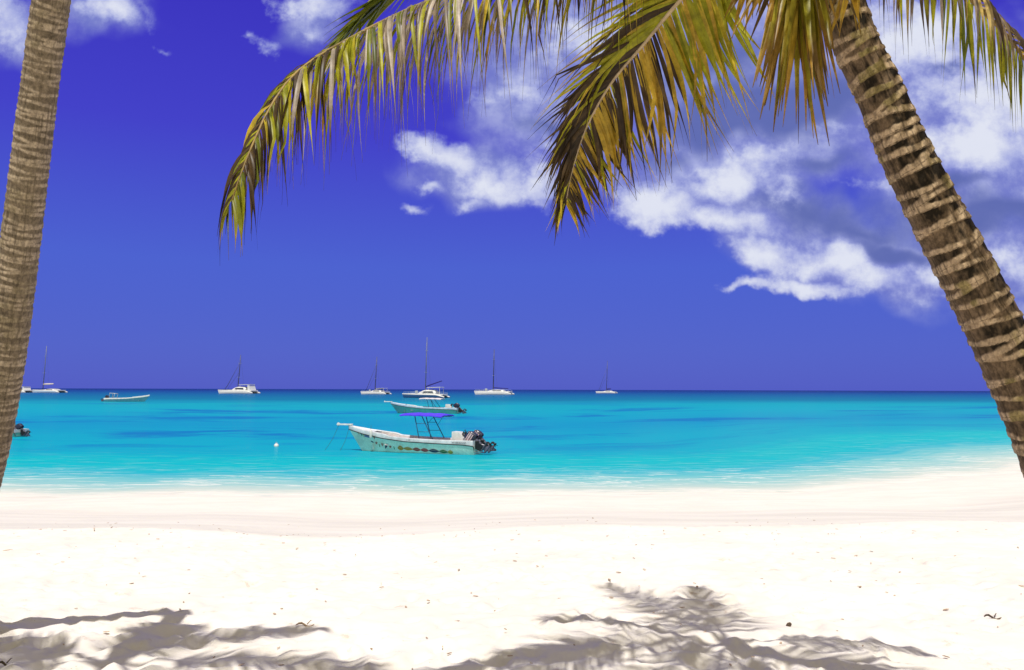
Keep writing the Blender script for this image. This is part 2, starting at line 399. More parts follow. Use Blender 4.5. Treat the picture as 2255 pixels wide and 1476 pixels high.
fr = t.n('ShaderNodeFresnel', {'IOR': 1.33, 'Normal': bp}).outputs[0]
b = t.n('ShaderNodeMixShader', {0: t.m('MULTIPLY', fr, .16), 1: df.outputs[0], 2: gl.outputs[0]})   # a choppy sea mirrors far less than a flat one
t.n('ShaderNodeOutputMaterial', {0: b.outputs[0]})
grid_obj('sea', WX, WY, WZ, m_sea, attrs={'t': WT, 'lg': LG, 's': WS})
tag(bpy.data.objects['sea'], 'turquoise sea shading to navy at the horizon', None, None, 'structure')

# ------------------------------------------------------------------ palms
m_leaf = col_mat('palm leaflet', .42, .35, fine=(18, 18, 18), trans=.38, fstr=.35)
m_rachis = paint('leaf midrib', (.30, .20, .055), .5, .3, var=.35, scale=6)
m_rachis_pale = paint('pale leaf midrib', (.52, .40, .24), .5, .3, var=.25, scale=6)
m_trunk = col_mat('palm bark', .85, .15, fine=(60, 60, 35), fstr=.45, bump=.5)

def crom(pts, n):
    pts = [Vector(p) for p in pts]
    q = [pts[0] * 2 - pts[1]] + pts + [pts[-1] * 2 - pts[-2]]
    out = []
    for i in range(len(pts) - 1):
        a, b_, c, d = q[i:i + 4]
        for k in range(24):
            s = k / 24
            out.append(0.5 * ((2 * b_) + (c - a) * s + (2 * a - 5 * b_ + 4 * c - d) * s * s + (3 * b_ - a - 3 * c + d) * s ** 3))
    out.append(pts[-1])
    acc = [0.0]
    for i in range(1, len(out)): acc.append(acc[-1] + (out[i] - out[i - 1]).length)
    res = []; j = 0
    for k in range(n):
        s = acc[-1] * k / (n - 1)
        while j < len(acc) - 2 and acc[j + 1] < s: j += 1
        f = (s - acc[j]) / max(1e-9, acc[j + 1] - acc[j])
        res.append(out[j].lerp(out[j + 1], f))
    return res, acc[-1]

def trunk(root, ctr, rad, sp, seed, cols, contrast, nA=220, amp=.055, band=.42, dim=.62):
    pts, Lg = crom(ctr, 1300)
    n = len(pts)
    rr = np.interp(np.linspace(0, 1, n), np.linspace(0, 1, len(rad)), rad)
    th = np.linspace(0, 2 * np.pi, nA + 1)
    v = np.linspace(0, Lg, n)
    rg = np.random.default_rng(seed)
    K = int(Lg / sp) + 6
    hk = (np.arange(K) - 3) * sp + rg.uniform(-.22, .22, K) * sp
    ph = np.arange(K) * 2.4 + rg.uniform(-.4, .4, K)
    am = sp * rg.uniform(.10, .50, K)
    Hk = hk[:, None] + am[:, None] * np.cos(th[None] - ph[:, None]) + sp * .11 * fbm(np.cos(th)[None] * 2.2, np.sin(th)[None] * 2.2, hk[:, None] * 9, seed=seed, octv=3)
    Hk = np.sort(Hk, axis=0)
    tf = np.zeros((n, nA + 1)); gp = np.zeros((n, nA + 1))
    for a in range(nA + 1):
        i = np.clip(np.searchsorted(Hk[:, a], v) - 1, 0, K - 2)
        lo, hi = Hk[i, a], Hk[i + 1, a]
        gp[:, a] = (hi - lo) / sp; tf[:, a] = (v - lo) / np.maximum(hi - lo, 1e-5)
    ct, st = np.cos(th)[None], np.sin(th)[None]
    vv = v[:, None]
    nz = fbm(ct * 1.6, st * 1.6, vv * 9, seed=seed + 1, octv=4)
    nf = fbm(ct * 7, st * 7, vv * 22, seed=seed + 2, octv=3)
    ncr = fbm(ct * 12, st * 12, vv * 5, seed=seed + 3, octv=2)
    d_mm = tf * gp                                         # distance above the scar line, in ring pitches
    up = gp - d_mm
    bw = band + .30 * nz + .12 * fbm(ct * .9, st * .9, vv * 3, seed=seed + 21)                                    # pale scar band above each line
    jag = .045 * nf
    lens = sstep(bw - .09, bw + .09, d_mm + jag) * sstep(.0, .07, up) * sstep(.05, .30, gp - bw)
    line = np.exp(-(d_mm / .045) ** 2)
    ridge = np.clip(1 - lens, 0, 1)
    disp = 1 + amp * (.55 * ridge * np.exp(-d_mm / .5) - .5 * lens) + .012 * nf + .018 * nz
    light, mid, dark, moss = [np.array(c) for c in cols]
    vert = fbm(ct * 9, st * 9, vv * 2.5, seed=seed + 9, octv=3)
    f = (sstep(-.55, .35, nz + .5 * nf + .35 - .6 * d_mm))[..., None]
    c = mid * (1 - f) + light * f
    c = c * (1 + .22 * nf[..., None] + .16 * vert[..., None])
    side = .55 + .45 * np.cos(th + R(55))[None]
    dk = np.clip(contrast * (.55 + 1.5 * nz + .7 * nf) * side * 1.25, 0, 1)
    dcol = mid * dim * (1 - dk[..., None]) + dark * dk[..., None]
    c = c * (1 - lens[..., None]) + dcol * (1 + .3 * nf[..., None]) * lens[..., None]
    f = np.clip(line * (.45 + .4 * contrast) * sstep(-.35, .2, nf + nz), 0, .85)[..., None]; c = c * (1 - f) + dark * f
    f = np.clip(sstep(.30, .48, ncr) * .5, 0, 1)[..., None]; c = c * (1 - f) + dark * 1.3 * f
    f = (np.clip(sstep(.08, .42, fbm(ct * 1.3, st * 1.3, vv * 4, seed=seed + 7)) * .65 * (1 - lens), 0, 1))[..., None]; c = c * (1 - f) + moss * f
    XX = np.zeros((n, nA + 1)); YY = XX.copy(); ZZ = XX.copy()
    for k in range(n):
        tg = (pts[min(k + 1, n - 1)] - pts[max(k - 1, 0)]).normalized()
        a = Vector((1, 0, 0)); a = (a - tg * a.dot(tg)).normalized(); b_ = tg.cross(a)
        r_ = rr[k] * disp[k]
        XX[k] = pts[k].x + r_ * (np.cos(th) * a.x + np.sin(th) * b_.x)
        YY[k] = pts[k].y + r_ * (np.cos(th) * a.y + np.sin(th) * b_.y)
        ZZ[k] = pts[k].z + r_ * (np.cos(th) * a.z + np.sin(th) * b_.z)
    loc = root.location
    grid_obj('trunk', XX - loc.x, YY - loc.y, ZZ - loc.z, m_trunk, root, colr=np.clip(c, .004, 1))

GREEN, DGREEN, YGREEN = (.155, .185, .012), (.075, .10, .010), (.42, .40, .018)
YELLOW, ORANGE, BROWN, DBROWN, STRAW, BLACK = (.62, .43, .040), (.42, .235, .028), (.11, .068, .026), (.035, .022, .010), (.52, .44, .35), (.014, .010, .006)
def lerp3(a, b_, f): return tuple(x + (y - x) * f for x, y in zip(a, b_))
def frond(root, path, L, n, pal, seed, ang=(55, 25), droop=.5, width=.034, t0=.12, prof=None, hint=None, lift=.15, sides=(1, -1), thick=.022, pale=False, jit=.12, twist=.5, whip=.22, quick=.35, kinks=.08, angs=None):
    """one feather leaf: a mesh of folded leaflets with its midrib as a child. path in world coordinates, base first."""
    rg = random.Random(seed)
    pts, Lg = crom(path, 160)
    loc = root.location
    V = []; F = []; C = []
    prof = prof or [(0, .5), (.15, .85), (.4, 1.0), (.7, .8), (.9, .5), (1, .32)]
    px_, py_ = [p[0] for p in prof], [p[1] for p in prof]
    zup = Vector((0, 0, 1))
    for k in range(n):
        for sd in sides:
            tq = t0 + (1 - t0) * (k + .5 + rg.uniform(-.3, .3)) / n
            fi = min(tq, 1) * 159; i = min(int(fi), 158)
            p = pts[i].lerp(pts[i + 1], fi - i)
            T_ = (pts[min(i + 3, 159)] - pts[max(i - 3, 0)]).normalized()
            Sv = T_.cross(Vector(hint) if hint else zup)
            if Sv.length < .15: Sv = T_.cross(Vector((0, 1, 0)))
            Sv.normalize(); Nv = Sv.cross(T_).normalized()
            ag = angs[sd] if angs else ang
            A = R(ag[0] + (ag[1] - ag[0]) * tq + rg.uniform(-6, 6))
            d = (T_ * math.cos(A) + Sv * sd * math.sin(A) + Nv * (lift + rg.uniform(-.1, .1))).normalized()
            ln = L * float(np.interp(tq, px_, py_)) * rg.uniform(.82, 1.12)
            info = pal(tq, sd, rg)          # base colour, tip colour, fraction where the tip colour starts, droop factor
            c0, c1, ts = info[0], info[1], info[2]; df = info[3] if len(info) > 3 else 1.0
            if len(info) > 4: ln *= info[4]
            wd = width * rg.uniform(.75, 1.2) * (0.65 + .35 * float(np.interp(tq, px_, py_)))
            m = 9; tw = rg.uniform(-twist, twist)
            jv = Vector((rg.uniform(-jit, jit), rg.uniform(-jit, jit), rg.uniform(-jit, jit)))
            q = p.copy(); k0 = len(V)
            Wv = (T_ - d * T_.dot(d))
            Wv = Wv.normalized() if Wv.length > .05 else Sv.copy()
            kink = rg.randint(3, 6) if rg.random() < kinks else -1
            for s in range(m + 1):
                f = s / m
                wp = np.interp(f, [0, .10, .3, .5, .66, .82, 1], [.40, .85, 1, .85, .50, whip, .05]) * wd * .5
                Wl = (Wv - d * Wv.dot(d)).normalized()
                Bn = d.cross(Wl)
                ca, sa = math.cos(tw * f * 2), math.sin(tw * f * 2)
                Wr = Wl * ca + Bn * sa; Br = d.cross(Wr)
                V += [q - Wr * wp, q + Br * wp * .45, q + Wr * wp]
                cf = min(1, max(0, (f - ts) / .16))
                sp_ = rg.uniform(.85, 1.12)
                cc_ = lerp3(c0, c1, cf)
                if f > .9: cc_ = lerp3(cc_, BLACK, .6)
                C += [tuple(x * sp_ for x in cc_)] * 3
                q = q + d * (ln / m)
                d = (d + Vector((0, 0, -1)) * droop * df * (quick + .9 * f) * .5 + jv * .35).normalized()
                if s == kink: d = (d * .4 + Vector((rg.uniform(-.4, .4), rg.uniform(-.3, .3), -.9))).normalized()
            for s in range(m):
                a = k0 + s * 3
                F += [(a, a + 1, a + 4, a + 3), (a + 1, a + 2, a + 5, a + 4)]
    fr = mesh_obj('frond', [v - loc for v in V], F, m_leaf, root, True, np.array(C))
    mb = MB(); pp = pts[::4] + [pts[-1]]
    mb.tube([x - loc for x in pp], [thick * (1 - .86 * j / (len(pp) - 1)) for j in range(len(pp))], 8)
    mb.build('midrib', m_rachis_pale if pale else m_rachis, fr, True)
    return fr

# --- right palm: leans in from the right edge, crown just above the picture
base = Vector((2.98, 3.85, 1.62))
rp = tag(empty('palm_tree', base), 'leaning palm at the right with brown ringed trunk and drooping yellow fronds', 'palm tree', 'palms framing the view')
ctr = [base - Vector((0, 0, .15)), P(2425, 1330, 3.84), P(2303, 985, 3.80), P(2189, 720, 3.76), P(2071, 490, 3.72), P(1990, 330, 3.69), P(1937, 205, 3.67), P(1886, 100, 3.65), P(1852, 0, 3.62), P(1818, -110, 3.6), P(1800, -200, 3.58)]
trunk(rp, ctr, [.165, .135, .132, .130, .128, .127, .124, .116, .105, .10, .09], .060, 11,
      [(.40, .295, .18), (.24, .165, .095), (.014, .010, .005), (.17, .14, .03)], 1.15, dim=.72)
def crown_pt(dx=0, dy=0, dz=0): return P(1800, -190, 3.58) + Vector((dx, dy, dz))

def pal_left(tq, sd, rg):
    # lower, hanging side: grey straw in the middle of the leaf, yellow green elsewhere
    r = rg.random()
    mid = math.exp(-((tq - .62) / .13) ** 2)
    q = rg.uniform(.62, 1.15)
    if r < mid * .85: return (lerp3(STRAW, BROWN, rg.random() * .8), lerp3(BROWN, STRAW, rg.random() * .5), rg.uniform(.4, .9), 1.0, q)
    if r < (.30 if tq < .74 else .48): return (lerp3(BROWN, DBROWN, rg.random()), DBROWN, rg.uniform(.3, .8), 1.1, q)
    if r < .60: return (lerp3(YELLOW, YGREEN, rg.random()), lerp3(ORANGE, BROWN, rg.random()), rg.uniform(.4, .9), 1.0, q)
    return (lerp3(lerp3(GREEN, DGREEN, rg.random()), YGREEN, rg.random() * .9), lerp3(BROWN, YELLOW, rg.random() * .5), rg.uniform(.4, .9), 1.0, q)
# long leaf reaching across to the left, leaflets hanging like a curtain
frond(rp, [crown_pt(), P(1640, -210, 3.55), P(1420, -150, 3.45), P(1180, -82, 3.2), P(940, 5, 2.98), P(790, 75, 2.78), P(665, 150, 2.6), P(602, 225, 2.5), P(560, 310, 2.43), P(530, 385, 2.38), P(512, 440, 2.35)],
      .70, 185, pal_left, 3, ang=(68, 30), droop=1.15, width=.0170, t0=.22, lift=.0, thick=.018, kinks=.32, prof=[(0, .6), (.3, .95), (.5, 1.0), (.66, .92), (.82, .66), (.93, .48), (1, .26)], jit=.26, twist=1.25, whip=.12, quick=.8)
def pal_left_up(tq, sd, rg):
    return (lerp3(GREEN, DGREEN, rg.random() * .7), lerp3(YGREEN, BROWN, rg.random()), rg.uniform(.6, .98), .45)
# second leaf just behind it, lying along the same line, greener
frond(rp, [crown_pt(0, .05, .02), P(1640, -250, 3.64), P(1380, -200, 3.52), P(1120, -150, 3.34), P(960, -80, 3.2), P(870, -20, 3.12), P(800, 40, 3.06)],
      .43, 76, pal_left_up, 5, ang=(38, 12), droop=.35, width=.034, t0=.3, lift=.05, thick=.018, prof=[(0, .5), (.4, 1), (.8, 1), (1, .75)])

def pal_mid(tq, sd, rg):
    r = rg.random()
    if tq > .50 - rg.random() * .2:
        df = .45 if sd < 0 else .9
        if sd < 0 and r < .44: return (lerp3(YELLOW, ORANGE, rg.random() * .5), lerp3(BROWN, YELLOW, rg.random() * .6), rg.uniform(.5, .95), df)
        if r < .26 if sd > 0 else r < .55: return (YGREEN, YELLOW, rg.uniform(.4, .8), df)
        return (lerp3(BROWN, DBROWN, rg.random()), lerp3(DBROWN, BROWN, rg.random()), rg.uniform(.3, .8), df)
    df = .30 if sd < 0 else .8
    if r < .3: return (lerp3(YELLOW, YGREEN, rg.random()), lerp3(YELLOW, BROWN, rg.random()), rg.uniform(.4, .9), df)
    return (lerp3(YGREEN, GREEN, rg.random() * .5), lerp3(YELLOW, BROWN, rg.random() * .6), rg.uniform(.5, .9), df)
frond(rp, [crown_pt(), P(1680, -170, 3.75), P(1570, -75, 3.95), P(1490, 10, 4.12), P(1420, 95, 4.26), P(1345, 185, 4.42), P(1290, 285, 4.55), P(1258, 385, 4.64), P(1246, 448, 4.68)],
      .72, 112, pal_mid, 12, angs={1: (34, 14), -1: (88, 38)}, droop=.36, width=.029, t0=.26, lift=.05, thick=.017, pale=True, hint=(0, -1, .05),
      prof=[(0, .8), (.3, 1.1), (.5, 1.05), (.7, .80), (.88, .52), (1, .34)], jit=.18, twist=.9, whip=.16, kinks=.15)

def pal_fan(tq, sd, rg):
    r = rg.random()
    return (lerp3(lerp3(GREEN, YGREEN, rg.random() * .6), ORANGE, rg.random() * .75), lerp3(ORANGE, BROWN, rg.random()), rg.uniform(.35, .8), .3)
# leaf coming towards the photographer, its end hanging down as a fan
frond(rp, [crown_pt(0, -.05, 0), P(1790, -300, 3.35), P(1776, -260, 3.1), P(1766, -170, 3.02), P(1762, -90, 3.0), P(1760, -30, 3.0)],
      .74, 42, pal_fan, 21, ang=(26, 6), droop=.10, width=.044, t0=.45, lift=0, thick=.02, hint=(0, -1, .1), prof=[(0, .75), (.5, .95), (.8, .95), (1, .80)], jit=.03, twist=.3, whip=.3)
def pal_over(tq, sd, rg):
    return (lerp3(YELLOW, ORANGE, rg.random()), lerp3(ORANGE, BROWN, rg.random()), rg.uniform(.4, .8), .4)
frond(rp, [crown_pt(.02, -.05, 0), P(1850, -280, 3.4), P(1880, -230, 3.3), P(1880, -130, 3.25), P(1876, -60, 3.25)],
      .34, 16, pal_over, 23, ang=(32, 6), droop=.12, width=.034, t0=.45, lift=0, thick=.016, hint=(0, -1, .1), prof=[(0, .8), (1, 1)], jit=.05, twist=.4)
frond(rp, [crown_pt(-.02, .02, 0), P(1740, -240, 3.6), P(1690, -170, 3.55), P(1668, -100, 3.52), P(1655, -55, 3.5)],
      .34, 18, pal_over, 27, ang=(40, 8), droop=.18, width=.030, t0=.4, lift=0, thick=.014, hint=(0, -1, .1), prof=[(0, .8), (1, 1)], jit=.08, twist=.6)

def pal_right(tq, sd, rg):
    r = rg.random()
    if sd < 0 and tq > .45 and r < .8: return (lerp3(GREEN, YGREEN, rg.random()), BROWN, .95, .5)
    if r < .35: return (lerp3(YELLOW, STRAW, rg.random()), BROWN, rg.uniform(.5, .9), 1.0)
    if r < .8: return (lerp3(BROWN, STRAW, rg.random() * .35), DBROWN, rg.uniform(.4, .9), 1.1)
    return (YGREEN, BROWN, rg.uniform(.4, .8), 1.0)
frond(rp, [crown_pt(), P(1890, -170, 3.66), P(2000, -110, 3.74), P(2090, -45, 3.78), P(2165, 25, 3.8), P(2235, 100, 3.82), P(2290, 190, 3.82), P(2320, 270, 3.8)],
      .52, 58, pal_right, 31, ang=(72, 26), droop=1.25, width=.020, t0=.22, lift=.0, thick=.022, prof=[(0, .6), (.3, 1), (.6, .95), (.85, .7), (1, .4)], jit=.15, twist=1.1, whip=.14, quick=.8)

def pal_green(tq, sd, rg):
    return (lerp3(GREEN, YGREEN, rg.random()), BROWN, .93, .7)
def arc(c, az, elev, Lf, bend, n=7):
    """path of a leaf leaving the crown: az from +Y clockwise, start elevation, length, bend in degrees"""
    pts = [c.copy()]; e = elev
    for k in range(n):
        s = Lf / n
        d = Vector((math.sin(R(az)) * math.cos(R(e)), math.cos(R(az)) * math.cos(R(e)), math.sin(R(e))))
        pts.append(pts[-1] + d * s); e -= bend / n
    return pts
# the rest of the crown stands above and behind the picture
for k, (az, el, Lf, bd) in enumerate([(-35, 74, 2.2, 30), (12, 78, 2.0, 24), (-120, 62, 2.4, 70), (140, 50, 2.5, 90), (185, 40, 2.5, 100), (-150, 52, 2.5, 90)]):
    frond(rp, arc(crown_pt(0, 0, .05), az, el, Lf, bd), .58, 40, pal_green, 40 + k, ang=(62, 28), droop=.4, width=.032, t0=.2)

# --- left palm: trunk only in the picture, its crown leans back over the photographer
base = G(-150, 1470, 1.66)
lp = tag(empty('palm_tree', base), 'straight grey-brown palm trunk rising along the left edge', 'palm tree', 'palms framing the view')
ctr = [base - Vector((0, 0, .15)), P(-120, 1330, 5.5), P(-62, 1120, 5.4), P(-20, 950, 5.28), P(8, 800, 5.16), P(37, 600, 4.98), P(59, 420, 4.82), P(76, 280, 4.7), P(94, 140, 4.58), P(113, 0, 4.45), P(130, -150, 4.25), Vector((-2.48, 3.55, 5.75)), Vector((-2.42, 2.95, 6.35)), Vector((-2.40, 2.7, 6.55))]
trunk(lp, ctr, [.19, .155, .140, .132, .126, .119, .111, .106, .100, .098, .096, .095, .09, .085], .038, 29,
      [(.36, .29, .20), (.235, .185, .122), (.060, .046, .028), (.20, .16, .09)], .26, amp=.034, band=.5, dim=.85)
lc = Vector((-2.40, 2.72, 6.55))
for k, pth in enumerate([[lc, Vector((-2.15, 3.0, 6.85)), Vector((-1.8, 3.3, 6.75)), Vector((-1.5, 3.55, 6.45)), Vector((-1.3, 3.66, 6.2))],
                         [lc, Vector((-2.5, 3.1, 6.85)), Vector((-2.55, 3.5, 6.75)), Vector((-2.5, 3.8, 6.5))],
                         [lc, Vector((-3.0, 2.9, 6.85)), Vector((-3.6, 3.0, 6.7)), Vector((-4.2, 3.0, 6.2))]]):
    frond(lp, pth, .42, 46, pal_green, 60 + k, ang=(50, 22), droop=.35, width=.034, t0=.2)
for k, (az, el, Lf, bd) in enumerate([(100, 40, 2.2, 90), (150, 50, 2.6, 90), (200, 45, 2.6, 100), (250, 50, 2.5, 90), (285, 40, 2.4, 80), (30, 82, 1.5, 10)]):
    frond(lp, arc(lc, az, el, Lf, bd), .48, 56, pal_green, 70 + k, ang=(60, 25), droop=.5, width=.034, t0=.2)

# ------------------------------------------------------------------ boats
m_white = paint('white gelcoat', (.72, .72, .70), .35, .45, var=.12)
m_band = paint('pale grey gelcoat', (.60, .63, .66), .35, .45, var=.15)
m_bandblue = paint('pale blue gelcoat', (.44, .56, .68), .4, .4, var=.15)
m_mint = paint('mint hull paint', (.52, .78, .68), .4, .4, var=.16, scale=1.6)
m_teal = paint('teal hull paint', (.12, .45, .41), .4, .4, var=.15, scale=1.6)
m_dark = paint('dark rubber', (.018, .030, .034), .6, .3, var=.2)
m_liner = paint('cockpit liner', (.62, .56, .54), .5, .3, var=.18)
m_canopy = paint('violet canopy cloth', (.095, .05, .84), .8, .2, var=.12, scale=2)
m_canopyw = paint('white canopy cloth', (.66, .62, .66), .8, .2, var=.2, scale=2)
m_pole = paint('blue grey steel tube', (.03, .10, .20), .35, .5, var=.2)
m_cowl = paint('navy outboard cowling', (.020, .024, .055), .3, .5, var=.25)
m_stripe = paint('pink white stripe decal', (.62, .46, .50), .4, .4, var=.2)
m_leg = paint('grey outboard leg', (.085, .085, .13), .4, .5, var=.35)
m_blackm = paint('black engine metal', (.008, .011, .014), .5, .4, var=.3)
m_steel = paint('pale metal', (.45, .50, .55), .35, .5, var=.2)
m_glass = paint('dark window glass', (.02, .03, .05), .12, .6, var=.2)
m_rope = paint('green grey rope', (.05, .13, .12), .9, .1, var=.3, scale=20)
m_fend = paint('white fender vinyl', (.72, .70, .66), .4, .4, var=.15)
m_decal = col_mat('painted decal', .45, .4, fine=(30, 30, 30), fstr=.25)
m_navyhull = paint('navy hull paint', (.02, .085, .22), .35, .4, var=.15)
m_skiff = paint('pale teal hull paint', (.16, .42, .50), .4, .4, var=.15)
m_mast = paint('dark alloy mast', (.050, .055, .13), .4, .5, var=.2)
m_mastw = paint('grey alloy mast', (.13, .15, .24), .4, .5, var=.2)
m_net = paint('trampoline net', (.015, .028, .035), .8, .2, var=.3)
m_sail = paint('dark sail cover', (.025, .02, .16), .8, .2, var=.25)

def outboard(parent, loc, tilt=52, sc=1.0, stripe=True):
    """outboard motor swung up out of the water; upright frame first, then tilted about the clamp"""
    M = Matrix.Translation(loc) @ Matrix.Rotation(R(-tilt), 4, 'Y') @ Matrix.Scale(sc, 4)
    def put(mb, name, m, par, sm=False):
        mb.V = [tuple(M @ Vector(v)) for v in mb.V]; return mb.build(name, m, par, sm)
    # leg: mid section, anti-ventilation plate, gearcase torpedo, skeg
    L = MB()
    rows = []
    for z, xa, xb, y in ((.22, -.12, .20, .13), (.05, -.10, .17, .11), (-.25, -.07, .14, .075), (-.42, -.09, .20, .06), (-.56, -.10, .20, .05)):
        n = 12
        rows.append([((xa + xb) / 2 + (xb - xa) / 2 * math.cos(2 * math.pi * k / n), y * math.sin(2 * math.pi * k / n), z) for k in range(n + 1)])
    L.sheet(rows)
    L.prism([(-.16, -.40), (.12, -.40), (.38, -.385), (.38, -.41), (.12, -.43), (-.16, -.43)], -.13, .13)
    L.lathe([(.0, -.27), (.045, -.22), (.068, -.10), (.07, .08), (.058, .2), (.045, .26)], (.05, 0, -.60), 12, Matrix.Rotation(R(90), 3, 'Y'))
    L.prism([(-.08, -.64), (.20, -.64), (.22, -.84), (.14, -.85)], -.012, .012)
    leg = put(L, 'outboard_motor', m_leg, parent)
    c = MB(); rows = []
    prof = [(.20, .90), (.26, 1.0), (.46, 1.0), (.60, .93), (.68, .80), (.72, .5)]
    for z, s in prof:
        n = 20; rw = []
        for k in range(n + 1):
            a = 2 * math.pi * k / n; ca, sa = math.cos(a), math.sin(a)
            e = .55
            rw.append((.06 + .29 * s * math.copysign(abs(ca) ** e, ca), .185 * s * math.copysign(abs(sa) ** e, sa), z - .06 * ca * (z > .5)))
        rows.append(rw)
    c.sheet(rows); k = len(rows[-1]) - 1
    c.add(rows[-1][:-1], [tuple(range(k))])
    put(c, 'cowling', m_cowl, leg, False)
    if stripe:
        s_ = MB()
        for y in (-.188, .188):
            for z0, z1 in ((.33, .39), (.43, .52), (.55, .60)):
                s_.prism([(-.18, z0), (.24, z0 + .02), (.24, z1 + .02), (-.18, z1)], y - .004, y + .004)
        s_.prism([(-.10, .705), (.22, .685), (.22, .695), (-.10, .728)], -.09, .09)
        put(s_, 'stripe', m_stripe, leg)
    p = MB()
    for a in (90, 210, 330):
        ca, sa = math.cos(R(a)), math.sin(R(a))
        p.add([(.33, .03 * ca, -.60 + .03 * sa), (.30, .15 * ca - .07 * sa, -.60 + .15 * sa + .07 * ca), (.37, .20 * ca + .02 * sa, -.60 + .20 * sa - .02 * ca), (.40, .13 * ca + .09 * sa, -.60 + .13 * sa - .09 * ca), (.37, .04 * ca + .03 * sa, -.60 + .04 * sa - .03 * ca),
               (.345, .03 * ca, -.60 + .03 * sa), (.315, .15 * ca - .07 * sa, -.60 + .15 * sa + .07 * ca), (.385, .20 * ca + .02 * sa, -.60 + .20 * sa - .02 * ca), (.415, .13 * ca + .09 * sa, -.60 + .13 * sa - .09 * ca), (.385, .04 * ca + .03 * sa, -.60 + .04 * sa - .03 * ca)],
              [(0, 1, 2, 3, 4), (9, 8, 7, 6, 5), (0, 5, 6, 1), (1, 6, 7, 2), (2, 7, 8, 3), (3, 8, 9, 4)])
    p.lathe([(.05, .26), (.05, .36), (.02, .41)], (.05, 0, -.60), 10, Matrix.Rotation(R(90), 3, 'Y'))
    put(p, 'propeller', m_blackm, leg)
    br = MB()                                             # clamp bracket stays on the transom
    x, y, z = loc
    br.box((x + .02 * sc, y, z - .10 * sc), (.20 * sc, .26 * sc, .42 * sc)); br.box((x + .16 * sc, y - .09 * sc, z - .22 * sc), (.22 * sc, .05 * sc, .34 * sc), Euler((0, R(24), 0)))
    br.box((x + .16 * sc, y + .09 * sc, z - .22 * sc), (.22 * sc, .05 * sc, .34 * sc), Euler((0, R(24), 0)))
    br.tube([(x + .05 * sc, y, z - .1 * sc), (x + .30 * sc, y, z - .34 * sc)], .035 * sc)
    br.build('bracket', m_blackm, leg)
    return leg

